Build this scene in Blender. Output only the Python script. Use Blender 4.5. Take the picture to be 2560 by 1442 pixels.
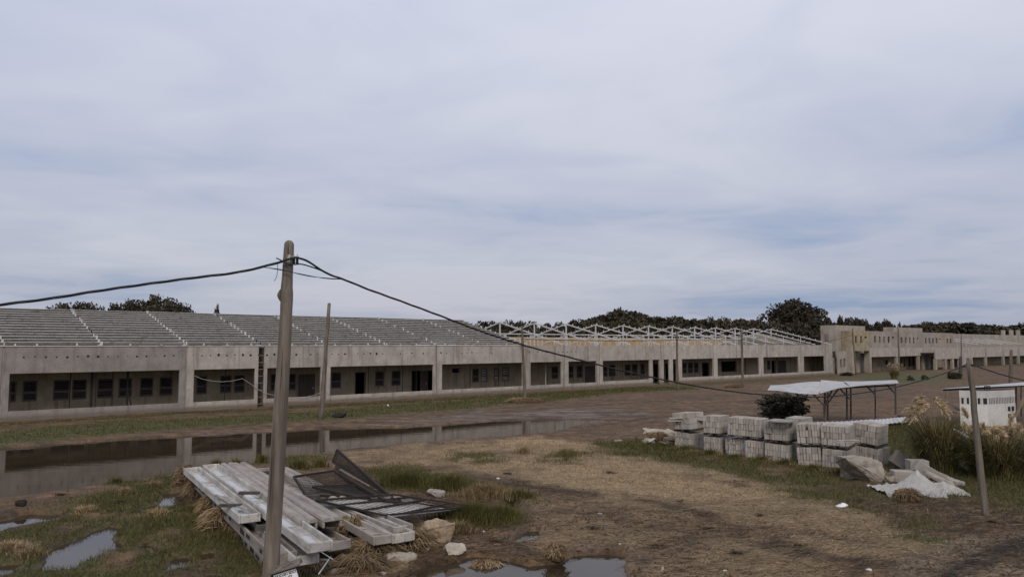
import bpy, math, random
import numpy as np
from mathutils import Vector, Matrix

# ------------------------------------------------------------------ camera, sky, sun, exposure
sc = bpy.context.scene
for o in list(bpy.data.objects): bpy.data.objects.remove(o)
F, HZ, CAMH = 1850.0, 859.0, 4.6            # focal length in photo pixels, horizon row, eye height
PITCH = math.atan((HZ - 720) / F)
cd = bpy.data.cameras.new('camera'); cam = bpy.data.objects.new('camera', cd); sc.collection.objects.link(cam)
cd.sensor_width = 36; cd.lens = 36 * F / 2560; cd.clip_end = 6000; cd.clip_start = .1
cam.location = (0, 0, CAMH); cam.rotation_euler = (math.pi / 2 + PITCH, 0, 0); sc.camera = cam
SUN_EL, SUN_AZ = math.radians(40), math.radians(176)     # azimuth clockwise from +Y
w = bpy.data.worlds.new('World'); sc.world = w; w.use_nodes = True
wn, wl = w.node_tree.nodes, w.node_tree.links
wn.clear()
def N(nt, t, **k):
    n = nt.new(t)
    for a, b in k.items(): setattr(n, a, b)
    return n
out = N(wn, 'ShaderNodeOutputWorld'); bg = N(wn, 'ShaderNodeBackground'); wl.new(bg.outputs[0], out.inputs[0])
sky = N(wn, 'ShaderNodeTexSky', sky_type='NISHITA', sun_disc=False)
sky.sun_elevation = SUN_EL; sky.sun_rotation = SUN_AZ
sky.dust_density = 2.0
tc = N(wn, 'ShaderNodeTexCoord'); sep = N(wn, 'ShaderNodeSeparateXYZ'); wl.new(tc.outputs['Generated'], sep.inputs[0])
def wmath(op, a, b=None, clamp=False):
    n = N(wn, 'ShaderNodeMath', operation=op, use_clamp=clamp)
    for i, s in enumerate((a, b)):
        if s is None: continue
        if isinstance(s, (int, float)): n.inputs[i].default_value = s
        else: wl.new(s, n.inputs[i])
    return n.outputs[0]
zc = wmath('ADD', wmath('MAXIMUM', sep.outputs['Z'], 0.0), 0.10)
cu = wmath('DIVIDE', sep.outputs['X'], zc); cv = wmath('DIVIDE', sep.outputs['Y'], zc)
comb = N(wn, 'ShaderNodeCombineXYZ'); wl.new(cu, comb.inputs[0]); wl.new(cv, comb.inputs[1])
def cloudnoise(scale, rot, stretch, det, dist=0.3):
    mp = N(wn, 'ShaderNodeMapping'); wl.new(comb.outputs[0], mp.inputs[0])
    mp.inputs['Rotation'].default_value = (0, 0, rot); mp.inputs['Scale'].default_value = stretch
    mp.inputs['Location'].default_value = (7.7, 2.3, 0.4)
    n = N(wn, 'ShaderNodeTexNoise'); n.inputs['Scale'].default_value = scale; n.inputs['Detail'].default_value = det
    n.inputs['Roughness'].default_value = 0.5; n.inputs['Distortion'].default_value = dist
    wl.new(mp.outputs[0], n.inputs[0]); return n.outputs['Fac']
n1 = cloudnoise(0.30, 0.25, (1, 1.5, 1), 5); n2 = cloudnoise(1.5, 0.6, (1, 1.15, 1), 8, .9)
fac = wmath('ADD', wmath('MULTIPLY', n1, 0.76), wmath('MULTIPLY', n2, 0.24))
rmp = N(wn, 'ShaderNodeValToRGB'); wl.new(fac, rmp.inputs[0])
e = rmp.color_ramp.elements
e[0].position = .34; e[0].color = (.35, .45, .66, 1)
e[1].position = .60; e[1].color = (.685, .70, .80, 1)
q = e.new(.46); q.color = (.55, .59, .725, 1)
mixs = N(wn, 'ShaderNodeMix', data_type='RGBA'); mixs.inputs['Factor'].default_value = .90
skb = N(wn, 'ShaderNodeVectorMath', operation='SCALE'); skb.inputs['Scale'].default_value = .10
wl.new(sky.outputs[0], skb.inputs[0])
wl.new(skb.outputs[0], mixs.inputs['A']); wl.new(rmp.outputs[0], mixs.inputs['B'])
grd = N(wn, 'ShaderNodeMapRange'); wl.new(sep.outputs['Z'], grd.inputs[0])      # overcast: brighter overhead than at the horizon
grd.inputs[1].default_value = 0; grd.inputs[2].default_value = .45; grd.inputs[3].default_value = .76; grd.inputs[4].default_value = 1.09
gsc = N(wn, 'ShaderNodeVectorMath', operation='SCALE'); wl.new(mixs.outputs['Result'], gsc.inputs[0]); wl.new(grd.outputs[0], gsc.inputs['Scale'])
wl.new(gsc.outputs[0], bg.inputs['Color']); bg.inputs['Strength'].default_value = 1.0
sl = bpy.data.lights.new('sun', 'SUN'); so = bpy.data.objects.new('sun', sl); sc.collection.objects.link(so)
sl.energy = 1.5; sl.angle = math.radians(20); sl.color = (1, .92, .80)
sdir = Vector((math.sin(SUN_AZ) * math.cos(SUN_EL), math.cos(SUN_AZ) * math.cos(SUN_EL), math.sin(SUN_EL)))
so.rotation_euler = (-sdir).to_track_quat('-Z', 'Y').to_euler()
sc.view_settings.view_transform = 'Standard'; sc.view_settings.look = 'None'
sc.view_settings.gamma = 1; sc.view_settings.exposure = 0.0

# ------------------------------------------------------------------ helpers
rnd = random.Random(7); rng = np.random.default_rng(11)
COL = sc.collection
def R(a, b): return rnd.uniform(a, b)
def ray(px, py):
    a, b = (px - 1280) / F, -(py - 720) / F
    cp, sp = math.cos(PITCH), math.sin(PITCH)
    return Vector((a, cp - b * sp, sp + b * cp))
EYE = Vector((0, 0, CAMH))
def G(px, py, z=0.0):                       # the point of the level z that a photo pixel points at
    d = ray(px, py); return EYE + d * ((z - CAMH) / d.z)
def D(px, py, y):                           # the point at distance y
    d = ray(px, py); return EYE + d * (y / d.y)
FA = G(0, 1055); FB = G(2090, 935)
FD = (FB - FA).normalized(); FN = Vector((-FD.y, FD.x, 0))       # along the long facade, and inwards
FROT = math.atan2(FD.y, FD.x)
def PL(px, py, s=0.0):                      # photo pixel -> (t, z) on the plane s metres behind the facade
    r = ray(px, py); P = FA + FN * s
    k = (P - EYE).dot(FN) / r.dot(FN); Q = EYE + r * k
    return (Q - FA).dot(FD), Q.z

class MB:
    def __init__(s): s.v = []; s.f = []
    def box(s, x0, x1, y0, y1, z0, z1):
        n = len(s.v)
        s.v += [(x0,y0,z0),(x1,y0,z0),(x1,y1,z0),(x0,y1,z0),(x0,y0,z1),(x1,y0,z1),(x1,y1,z1),(x0,y1,z1)]
        s.f += [tuple(n+i for i in q) for q in ((0,3,2,1),(4,5,6,7),(0,1,5,4),(1,2,6,5),(2,3,7,6),(3,0,4,7))]
        return s
    def hexa(s, pts):
        n = len(s.v); s.v += [tuple(p) for p in pts]
        s.f += [tuple(n+i for i in q) for q in ((0,3,2,1),(4,5,6,7),(0,1,5,4),(1,2,6,5),(2,3,7,6),(3,0,4,7))]
        return s
    def beam(s, p, q, w, h, up=(0, 0, 1)):
        p, q = Vector(p), Vector(q); u = (q - p).normalized(); r = u.cross(Vector(up))
        if r.length < 1e-4: r = u.cross(Vector((1, 0, 0)))
        r.normalize(); t = r.cross(u).normalized(); r = r * (w / 2); t = t * (h / 2)
        return s.hexa([p-r-t, p+r-t, q+r-t, q-r-t, p-r+t, p+r+t, q+r+t, q-r+t])
    def tube(s, pts, rad, n=8, jit=0.0):
        pts = [Vector(p) for p in pts]; m = len(pts)
        rad = [rad] * m if isinstance(rad, (int, float)) else rad
        base = len(s.v); ref = None
        for i, p in enumerate(pts):
            u = (pts[min(i+1, m-1)] - pts[max(i-1, 0)]).normalized()
            if ref is None: ref = u.orthogonal().normalized()
            a = (ref - u * ref.dot(u)).normalized(); ref = a; b = u.cross(a)
            for k in range(n):
                t = 2 * math.pi * k / n; rr = rad[i] * (1 + (R(-jit, jit) if jit else 0))
                s.v.append(tuple(p + a * math.cos(t) * rr + b * math.sin(t) * rr))
        for i in range(m - 1):
            for k in range(n):
                k2 = (k + 1) % n
                s.f.append((base+i*n+k, base+i*n+k2, base+(i+1)*n+k2, base+(i+1)*n+k))
        s.f.append(tuple(base + k for k in reversed(range(n)))); s.f.append(tuple(base+(m-1)*n+k for k in range(n)))
        return s
    def grid(s, fn, nu, nv):
        b = len(s.v)
        for i in range(nu + 1):
            for j in range(nv + 1): s.v.append(tuple(fn(i / nu, j / nv)))
        for i in range(nu):
            for j in range(nv):
                a = b + i*(nv+1) + j; s.f.append((a, a+nv+1, a+nv+2, a+1))
        return s
    def poly(s, pts): n = len(s.v); s.v += [tuple(p) for p in pts]; s.f.append(tuple(range(n, n+len(pts)))); return s
    def mesh(s, name, m, off=(0, 0, 0), smooth=False):
        me = bpy.data.meshes.new(name)
        me.from_pydata([(a-off[0], b-off[1], c-off[2]) for a, b, c in s.v], [], s.f); me.validate()
        if m: me.materials.append(m)
        if smooth: me.polygons.foreach_set('use_smooth', [True]*len(me.polygons))
        return me
    def build(s, name, m, parent=None, smooth=False, world=False, bevel=0):
        if parent is None:
            xs = [v[0] for v in s.v]; ys = [v[1] for v in s.v]; zs = [v[2] for v in s.v]
            off = ((min(xs)+max(xs))/2, (min(ys)+max(ys))/2, min(zs))
            o = bpy.data.objects.new(name, s.mesh(name, m, off, smooth)); o.location = off
        else:
            o = bpy.data.objects.new(name, s.mesh(name, m, (0, 0, 0), smooth)); o.parent = parent
            if world: o.matrix_parent_inverse = basis(parent).inverted()
        COL.objects.link(o)
        if bevel:
            b = o.modifiers.new('bevel', 'BEVEL'); b.width = bevel; b.segments = 1; b.limit_method = 'ANGLE'
        return o
def basis(o): return Matrix.LocRotScale(o.location, o.rotation_euler, o.scale)
def tag(o, label, cat, group=None, kind=None):
    o['label'] = label; o['category'] = cat
    if group: o['group'] = group
    if kind: o['kind'] = kind
    return o
def struct(o): o['kind'] = 'structure'; return o
def thing(name, label, cat, loc=(0, 0, 0), rz=0, group=None, rot=None):
    o = bpy.data.objects.new(name, None); o.empty_display_size = .2; COL.objects.link(o)
    o.location = loc; o.rotation_euler = rot if rot else (0, 0, rz)
    return tag(o, label, cat, group)
def inst(me, name, parent, loc=(0, 0, 0), rot=(0, 0, 0), scale=(1, 1, 1)):
    o = bpy.data.objects.new(name, me); COL.objects.link(o); o.parent = parent
    o.location = loc; o.rotation_euler = rot; o.scale = scale; return o
def fastmesh(name, verts, faces_n, nper, m):
    me = bpy.data.meshes.new(name); nv = len(verts)
    me.vertices.add(nv); me.vertices.foreach_set('co', np.asarray(verts, np.float32).ravel())
    me.loops.add(faces_n * nper); me.polygons.add(faces_n)
    me.loops.foreach_set('vertex_index', np.arange(nv, dtype=np.int32))
    me.polygons.foreach_set('loop_start', np.arange(0, faces_n*nper, nper, dtype=np.int32))
    me.polygons.foreach_set('loop_total', np.full(faces_n, nper, np.int32))
    me.update(); me.validate(); me.materials.append(m); return me

# ------------------------------------------------------------------ materials
def newmat(name):
    m = bpy.data.materials.new(name); m.use_nodes = True
    nt = m.node_tree; return m, nt.nodes, nt.links, nt.nodes['Principled BSDF']
def texvec(n, l, stretch=(1, 1, 1), rand=True):
    t = N(n, 'ShaderNodeTexCoord'); mp = N(n, 'ShaderNodeMapping'); mp.inputs['Scale'].default_value = stretch
    l.new(t.outputs['Object'], mp.inputs[0])
    if rand:
        oi = N(n, 'ShaderNodeObjectInfo'); mu = N(n, 'ShaderNodeMath', operation='MULTIPLY'); mu.inputs[1].default_value = 57.0
        l.new(oi.outputs['Random'], mu.inputs[0]); l.new(mu.outputs[0], mp.inputs['Location'])
    return mp.outputs[0]
def noise(n, l, vec, scale, det=5, rough=.6, dist=0):
    x = N(n, 'ShaderNodeTexNoise'); x.inputs['Scale'].default_value = scale; x.inputs['Detail'].default_value = det
    x.inputs['Roughness'].default_value = rough; x.inputs['Distortion'].default_value = dist
    l.new(vec, x.inputs[0]); return x.outputs['Fac']
def ramp(n, l, fac, stops):
    r = N(n, 'ShaderNodeValToRGB'); l.new(fac, r.inputs[0]); el = r.color_ramp.elements
    while len(el) < len(stops): el.new(.5)
    for a, (p, c) in zip(el, stops): a.position = p; a.color = (*c, 1) if len(c) == 3 else c
    return r.outputs[0]
def mixc(n, l, fac, a, b, mode='MIX'):
    x = N(n, 'ShaderNodeMix', data_type='RGBA', blend_type=mode)
    for s, v in (('Factor', fac), ('A', a), ('B', b)):
        if isinstance(v, (int, float)): x.inputs[s].default_value = v
        elif isinstance(v, tuple): x.inputs[s].default_value = (*v, 1)
        else: l.new(v, x.inputs[s])
    return x.outputs['Result']
def bump(n, l, p, h, strength, dist=.02):
    b = N(n, 'ShaderNodeBump'); b.inputs['Strength'].default_value = strength; b.inputs['Distance'].default_value = dist
    l.new(h, b.inputs['Height']); l.new(b.outputs[0], p.inputs['Normal'])
def grey(v): return (v, v, v)
def concrete(name, c, stain=.5, var=.25, rough=.9, streak=.6, stainc=None, scale=1.0, objvar=.15, vstr=(2.6, 2.6, .16), splash=0):
    m, n, l, p = newmat(name); v = texvec(n, l); vs = texvec(n, l, vstr)
    a = noise(n, l, v, 1.1*scale, 6); b = noise(n, l, v, 14*scale, 4, .7); s = noise(n, l, vs, 1.4*scale, 5, .65)
    base = ramp(n, l, a, [(.3, tuple(x*(1-var) for x in c)), (.7, tuple(min(.85, x*(1+var)) for x in c))])
    base = mixc(n, l, .55, base, ramp(n, l, b, [(.3, grey(.62)), (.65, grey(1.1))]), 'MULTIPLY')
    sc_ = stainc or tuple(x*.42 for x in c)
    sf = ramp(n, l, s, [(.52, grey(0)), (.74, grey(streak))])
    base = mixc(n, l, sf, base, sc_)
    if splash:                                  # mud splashed up the foot of the wall
        t_ = N(n, 'ShaderNodeTexCoord'); sx = N(n, 'ShaderNodeSeparateXYZ'); l.new(t_.outputs['Object'], sx.inputs[0])
        ad = N(n, 'ShaderNodeMath', operation='MULTIPLY_ADD'); l.new(a, ad.inputs[0]); ad.inputs[1].default_value = -.42; l.new(sx.outputs['Z'], ad.inputs[2])
        base = mixc(n, l, ramp(n, l, ad.outputs[0], [(0, grey(splash)), (.22, grey(0))]), base, (.115, .082, .05))
    if objvar:
        oi = N(n, 'ShaderNodeObjectInfo'); base = mixc(n, l, 1.0, base, ramp(n, l, oi.outputs['Random'], [(0, grey(1-objvar)), (1, grey(1+objvar))]), 'MULTIPLY')
    l.new(base, p.inputs['Base Color']); p.inputs['Roughness'].default_value = rough
    p.inputs['Specular IOR Level'].default_value = .25
    bump(n, l, p, b, .35, .01); return m
def steel(name, c, rust=.35, rc=(.10, .055, .03), rough=.5, metal=0.0, var=.2):
    m, n, l, p = newmat(name); v = texvec(n, l); a = noise(n, l, v, 2.2, 6, .65); b = noise(n, l, v, 18, 3)
    f = ramp(n, l, a, [(.60-rust*.35, grey(0)), (.80-rust*.2, grey(1))])
    base = mixc(n, l, .5, c, ramp(n, l, b, [(.3, grey(1-var)), (.7, grey(1+var))]), 'MULTIPLY')
    l.new(mixc(n, l, f, base, rc), p.inputs['Base Color']); p.inputs['Roughness'].default_value = rough; p.inputs['Metallic'].default_value = metal
    bump(n, l, p, b, .15, .005); return m
def wood(name, c1, c2, ax=2, rough=.85):
    m, n, l, p = newmat(name); st = [9, 9, 9]; st[ax] = .55
    v = texvec(n, l, tuple(st)); a = noise(n, l, v, 1.0, 6, .7, .4); b = noise(n, l, texvec(n, l), 1.3, 4)
    col = ramp(n, l, a, [(.3, c1), (.68, c2)])
    col = mixc(n, l, .7, col, ramp(n, l, b, [(.3, grey(.6)), (.7, grey(1.15))]), 'MULTIPLY')
    l.new(col, p.inputs['Base Color']); p.inputs['Roughness'].default_value = rough; bump(n, l, p, a, .5, .012); return m
def leafmat(name, c1, c2, c3, trans=.25):
    m, n, l, p = newmat(name); g = N(n, 'ShaderNodeNewGeometry')
    col = ramp(n, l, g.outputs['Random Per Island'], [(0, c1), (.55, c2), (1, c3)])
    oi = N(n, 'ShaderNodeObjectInfo'); col = mixc(n, l, .8, col, ramp(n, l, oi.outputs['Random'], [(0, grey(.75)), (1, grey(1.25))]), 'MULTIPLY')
    l.new(col, p.inputs['Base Color']); p.inputs['Roughness'].default_value = .75; p.inputs['Specular IOR Level'].default_value = .2
    return m
def plain(name, c, rough=.8, spec=.3, var=.15, sc_=3.0):
    m, n, l, p = newmat(name); a = noise(n, l, texvec(n, l), sc_, 5)
    l.new(ramp(n, l, a, [(.3, tuple(x*(1-var) for x in c)), (.7, tuple(x*(1+var) for x in c))]), p.inputs['Base Color'])
    p.inputs['Roughness'].default_value = rough; p.inputs['Specular IOR Level'].default_value = spec
    bump(n, l, p, a, .2, .01); return m
M = {}
M['panel'] = concrete('precast_panel', (.405, .358, .314), streak=.85, stainc=(.17, .14, .115), vstr=(1.9, 1.9, .12), objvar=.11, var=.22, splash=.75)
M['panel_old'] = concrete('precast_panel_dark', (.295, .262, .238), streak=.65, stainc=(.15, .125, .105), vstr=(1.8, 1.8, .16), objvar=.06, var=.22, splash=.6)
M['inner'] = concrete('rendered_wall', (.27, .22, .155), streak=.9, stainc=(.055, .04, .03), objvar=.05, scale=.8)
M['floor'] = concrete('slab', (.20, .165, .13), streak=.2)
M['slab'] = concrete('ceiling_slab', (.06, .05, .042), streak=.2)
M['ochre'] = concrete('ochre_render', (.34, .275, .185), streak=.7, stainc=(.29, .25, .205), var=.3, vstr=(.8, .8, .25))
M['ochre_wall'] = concrete('ochre_wall', (.44, .30, .15), streak=.4, stainc=(.30, .22, .13), var=.2)
M['grey2'] = concrete('weathered_render', (.33, .29, .245), streak=.75, stainc=(.27, .20, .12), var=.25, vstr=(.7, .7, .3), scale=.6, objvar=.1)
M['beam'] = concrete('white_concrete', (.38, .35, .315), streak=.95, stainc=(.13, .105, .08), var=.34, scale=2.4, objvar=.12, vstr=(2.2, .18, 2.2))
M['beam_white'] = concrete('pale_concrete', (.47, .445, .41), streak=.95, stainc=(.19, .16, .125), var=.3, scale=2.2, objvar=.06, vstr=(2.2, .18, 2.2))
M['beam_old'] = concrete('aged_concrete', (.32, .28, .245), streak=.75, stainc=(.13, .105, .085), var=.25, scale=1.8, vstr=(2.2, .18, 2.2))
M['block'] = concrete('block_concrete', (.385, .345, .30), streak=.6, stainc=(.22, .175, .12), var=.16, scale=2.0, objvar=.18)
M['chunk'] = concrete('rubble_concrete', (.36, .27, .18), streak=.6, stainc=(.12, .08, .05), var=.35, scale=3)
M['chunk_w'] = concrete('pale_rubble', (.41, .355, .285), streak=.75, stainc=(.16, .115, .075), var=.25, scale=3)
M['hole'] = plain('recess_shade', (.035, .03, .025), .95)  # near-black colour standing for the shade inside recesses
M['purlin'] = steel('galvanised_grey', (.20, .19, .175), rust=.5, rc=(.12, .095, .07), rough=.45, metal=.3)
M['purlin_lit'] = steel('galvanised_sky_lit', (.62, .59, .54), rust=.25, rc=(.22, .17, .12), rough=.5, metal=.0)  # sky light painted into the steel's colour for flanges, gutter and bolts
M['white_steel'] = steel('white_steel', (.56, .55, .53), rust=.22, rc=(.28, .21, .15), rough=.55)
M['roofing'] = plain('added_dark_sheet', (.045, .042, .04), .9)  # near-black sheet added behind the purlins so their gaps read dark
M['frame'] = wood('window_wood', (.075, .06, .05), (.13, .105, .085))
M['slat'] = plain('slat_dark', (.055, .045, .04), .6)
M['slat_l'] = plain('slat_pale', (.36, .33, .29), .6)
M['door'] = wood('door_wood', (.05, .035, .028), (.085, .06, .05))
M['black'] = plain('black_steel', (.018, .015, .014), .7)
M['pole'] = wood('weathered_pole', (.052, .040, .030), (.245, .205, .16))
M['pole_d'] = wood('brown_pole', (.08, .058, .038), (.19, .145, .10))
M['bracket'] = steel('bracket', (.42, .41, .39), rust=.3)
M['cable'] = plain('cable_rubber', (.013, .012, .012), .55, .4)
M['rope'] = plain('rope', (.42, .38, .32), .9)
M['rust'] = steel('rusty_wire', (.018, .012, .009), rust=.4, rc=(.045, .026, .015), rough=.9)
M['sheet'] = steel('zinc_sheet', (.52, .51, .49), rust=.2, rc=(.30, .26, .22), rough=.45, metal=.15)
M['sheet_d'] = steel('dirty_sheet', (.46, .44, .41), rust=.35, rc=(.16, .125, .095), rough=.5)
M['sheet_w'] = steel('white_sheet', (.43, .42, .40), rust=.5, rc=(.27, .23, .185), rough=.4)
M['timber'] = wood('timber', (.15, .11, .08), (.27, .21, .15))
M['timber_d'] = wood('timber_dark', (.04, .033, .028), (.085, .07, .058))
M['plaster'] = concrete('white_paint', (.56, .54, .51), streak=.5, stainc=(.33, .29, .24), var=.12)
M['plaster_w'] = concrete('white_board', (.74, .72, .68), streak=.3, stainc=(.5, .46, .4), var=.08)
M['winvoid'] = plain('dark_window', (.03, .03, .032), .2, .5)
M['plastic'] = plain('plastic_film', (.37, .345, .31), .35, .5, .12, 5)
M['wrap'] = plain('dusty_wrap', (.27, .23, .185), .45, .5, .2, 4)
M['whiteplastic'] = plain('white_plastic', (.80, .80, .80), .5)
M['leaf_far'] = leafmat('far_foliage', (.022, .020, .013), (.050, .042, .028), (.105, .085, .055))
M['leaf_hill'] = leafmat('hill_foliage', (.030, .027, .014), (.066, .056, .030), (.12, .098, .052))
M['leaf_bush'] = leafmat('bush_foliage', (.02, .02, .012), (.05, .044, .026), (.11, .09, .055))
M['leaf_green'] = leafmat('green_shrub', (.03, .035, .012), (.06, .072, .025), (.10, .105, .045))
M['bark'] = wood('bark', (.03, .024, .018), (.07, .055, .042))
M['grass'] = leafmat('grass_blades', (.032, .032, .009), (.080, .078, .020), (.15, .128, .045))
M['grass_dry'] = leafmat('dry_grass', (.09, .06, .026), (.21, .145, .07), (.36, .26, .14))
M['straw'] = leafmat('straw_stalks', (.14, .095, .05), (.29, .205, .11), (.46, .35, .21))
M['reed'] = leafmat('reed_leaves', (.035, .034, .012), (.10, .088, .03), (.24, .19, .085))
M['plume'] = leafmat('plume', (.30, .215, .12), (.46, .35, .21), (.66, .56, .42))
M['soil'] = plain('brown_soil', (.075, .048, .028), .95, .2, .5, 14)
M['mud_dark'] = plain('dark_mud', (.022, .017, .013), .85, .3, .4, 9)
M['rot'] = leafmat('rotted_stalks', (.022, .015, .010), (.05, .034, .02), (.10, .07, .042))
M['root'] = leafmat('roots', (.10, .066, .036), (.21, .145, .08), (.36, .265, .155))

# ------------------------------------------------------------------ ground: masks from outlines on the ground plane
def vnoise(x, y, seed=0):
    xi, yi = np.floor(x), np.floor(y); fx, fy = x - xi, y - yi
    fx = fx*fx*(3-2*fx); fy = fy*fy*(3-2*fy)
    def h(a, b):
        t = np.sin(a*127.1 + b*311.7 + seed*74.7) * 43758.5453; return t - np.floor(t)
    return (h(xi, yi)*(1-fx)+h(xi+1, yi)*fx)*(1-fy) + (h(xi, yi+1)*(1-fx)+h(xi+1, yi+1)*fx)*fy
def fbm(x, y, seed=0, o=4):
    s = 0; a = .5; t = 0
    for i in range(o):
        s = s + a*vnoise(x*2**i, y*2**i, seed+i*3.7); t += a; a *= .5
    return s / t
def sd_poly(P, x, y):
    n = len(P); d = np.full(x.shape, 1e9); ins = np.zeros(x.shape, bool)
    for i in range(n):
        ax, ay = P[i]; bx, by = P[(i+1) % n]; ex, ey = bx-ax, by-ay
        t = np.clip(((x-ax)*ex + (y-ay)*ey) / (ex*ex+ey*ey+1e-9), 0, 1)
        d = np.minimum(d, (x-ax-t*ex)**2 + (y-ay-t*ey)**2)
        c = ((ay > y) != (by > y)) & (x < (bx-ax)*(y-ay)/((by-ay) if abs(by-ay) > 1e-9 else 1e-9) + ax)
        ins ^= c
    d = np.sqrt(d); return np.where(ins, d, -d)
def GP(pts): return [(G(a, b).x, G(a, b).y) for a, b in pts]
def pmask(P, x, y, soft=.4, amp=.8, freq=.6, seed=1):
    m = np.zeros(x.shape); xs = [p[0] for p in P]; ys = [p[1] for p in P]; k = soft + amp + .5
    s = (x > min(xs)-k) & (x < max(xs)+k) & (y > min(ys)-k) & (y < max(ys)+k)
    if s.any():
        xx, yy = x[s], y[s]; v = sd_poly(P, xx, yy) + amp*2*(fbm(xx*freq, yy*freq, seed)-.5)
        t = np.clip(v/(2*soft)+.5, 0, 1); m[s] = t*t*(3-2*t)
    return m
def ell(px, py, rx, ry, n=12): return GP([(px+rx*math.cos(2*math.pi*i/n), py+ry*math.sin(2*math.pi*i/n)) for i in range(n)])
CHANNEL = GP([(-160,1135),(-60,1122),(120,1110),(300,1098),(450,1089),(640,1078),(800,1070),(950,1068),(1000,1066),(1100,1060),(1240,1050),(1380,1046),(1490,1046),(1530,1050),(1480,1056),(1380,1078),(1230,1092),(1080,1103),(950,1113),(830,1126),(720,1146),(560,1168),(440,1183),(300,1210),(120,1232),(0,1248),(-160,1268)])
PUDDLES = [GP([(985,1475),(1010,1436),(1060,1412),(1120,1402),(1180,1386),(1260,1392),(1330,1408),(1400,1402),(1440,1384),(1500,1380),(1575,1384),(1560,1410),(1580,1442),(1560,1490)]),
           GP([(110,1418),(150,1372),(205,1345),(262,1322),(290,1330),(268,1350),(288,1372),(240,1390),(190,1412)]),
           GP([(-60,1318),(0,1300),(60,1288),(138,1285),(120,1300),(50,1312),(-20,1330)]),
           GP([(330,1272),(400,1256),(410,1236),(452,1232),(446,1258),(390,1268)]),
           GP([(420,1428),(440,1395),(470,1392),(460,1420)]),
           GP([(1252,1262),(1275,1254),(1302,1264),(1288,1272)]),
           GP([(1290,1350),(1310,1325),(1345,1325),(1340,1345)]),
           GP([(-40,1442),(0,1415),(40,1408),(60,1416),(20,1440)]),
           GP([(340,1370),(370,1356),(420,1368),(380,1384)]),
           GP([(500,1385),(530,1378),(540,1392),(512,1400)])]
def grow(P, k):
    cx = sum(p[0] for p in P)/len(P); cy = sum(p[1] for p in P)/len(P); return [(cx+(x-cx)*k, cy+(y-cy)*k) for x, y in P]
PUDDLES = [PUDDLES[0]] + [grow(P, 1.3) for P in PUDDLES[1:]]
SHEEN = GP([(880,1066),(1000,1050),(1200,1035),(1400,1022),(1560,1020),(1600,1035),(1530,1045),(1380,1044),(1240,1048),(1100,1058)])
GRASS = [(GP([(-150,1150),(-150,1098),(0,1082),(250,1058),(480,1048),(700,1034),(1000,1012),(1300,988),(1600,966),(1735,962),(1740,972),(1560,981),(1350,1006),(1000,1036),(800,1052),(500,1072),(200,1096),(60,1112)]), .5, .9),
         (GP([(-80,1480),(-80,1350),(60,1318),(180,1262),(300,1225),(440,1190),(470,1250),(560,1310),(640,1400),(690,1480)]), .35, .9),
         (GP([(600,1480),(640,1400),(760,1384),(880,1374),(880,1396),(800,1430),(740,1480)]), .2, .3),
         (GP([(930,1188),(1060,1186),(1160,1195),(1250,1225),(1345,1248),(1330,1262),(1260,1248),(1180,1222),(1090,1240),(1000,1228)]), .25, .3),
         (GP([(1080,1300),(1180,1276),(1270,1270),(1310,1290),(1300,1318),(1210,1338),(1100,1330)]), .2, .25),
         (GP([(1480,1112),(1600,1100),(1690,1118),(1760,1140),(1900,1162),(2100,1195),(2260,1262),(2200,1300),(2090,1282),(1950,1232),(1850,1192),(1700,1166),(1540,1140)]), .35, .8),
         (GP([(2180,1062),(2320,1064),(2600,1090),(2700,1280),(2560,1290),(2420,1268),(2330,1235),(2230,1190),(2205,1130)]), .5, .8),
         (GP([(-60,1064),(500,1031),(1000,1003),(1600,967),(2080,939),(2080,942),(1600,971),(1000,1008),(500,1034),(-60,1069)]), .06, .35),
         (ell(2290,1316,85,20), .2, .35), (ell(2280,1356,45,10), .15, .2), (ell(2370,1362,60,12), .15, .25),
         (ell(1190,1150,60,12), .3, .6), (ell(1420,1150,50,12), .3, .6), (ell(1000,1180,70,14), .3, .5), (ell(650,1150,160,14), .3, .5),
         (GP([(2120,935),(2300,930),(2420,950),(2300,958),(2130,950)]), 2.5, 5.0)]
STRAW = [(GP([(1080,1118),(1300,1092),(1480,1112),(1620,1150),(1850,1195),(2060,1262),(2260,1322),(2330,1400),(2080,1410),(1900,1330),(1740,1272),(1560,1240),(1380,1215),(1200,1180),(1080,1150)]), .7, 1.3, 1.0),
         (GP([(860,1130),(1060,1112),(1100,1160),(980,1178),(880,1160)]), .5, .8, .6),
         (GP([(1320,1250),(1600,1260),(1900,1340),(2150,1442),(1900,1500),(1600,1470),(1560,1372),(1300,1372)]), .5, 1.1, .38),
         (ell(60,1385,80,30), .2, .4, .8), (ell(215,1280,45,12), .15, .2, .9), (ell(390,1292,45,12), .15, .2, .9),
         (GP([(760,1480),(780,1420),(900,1340),(1040,1320),(1090,1350),(1000,1420),(930,1480)]), .15, .2, .9)]
TRACK = [GP([(2180,1470),(2260,1405),(2420,1352),(2620,1330),(2700,1360),(2560,1375),(2420,1430),(2330,1490)]), GP([(2380,1480),(2480,1420),(2600,1390),(2650,1480)])]
DARKM = [GP([(2300,1480),(2360,1430),(2480,1370),(2600,1335),(2620,1360),(2520,1395),(2420,1440),(2390,1490)]), ell(2400,1300,30,10)]
def gpl(pts): return [(G(a, b).x, G(a, b).y) for a, b in pts]
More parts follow.
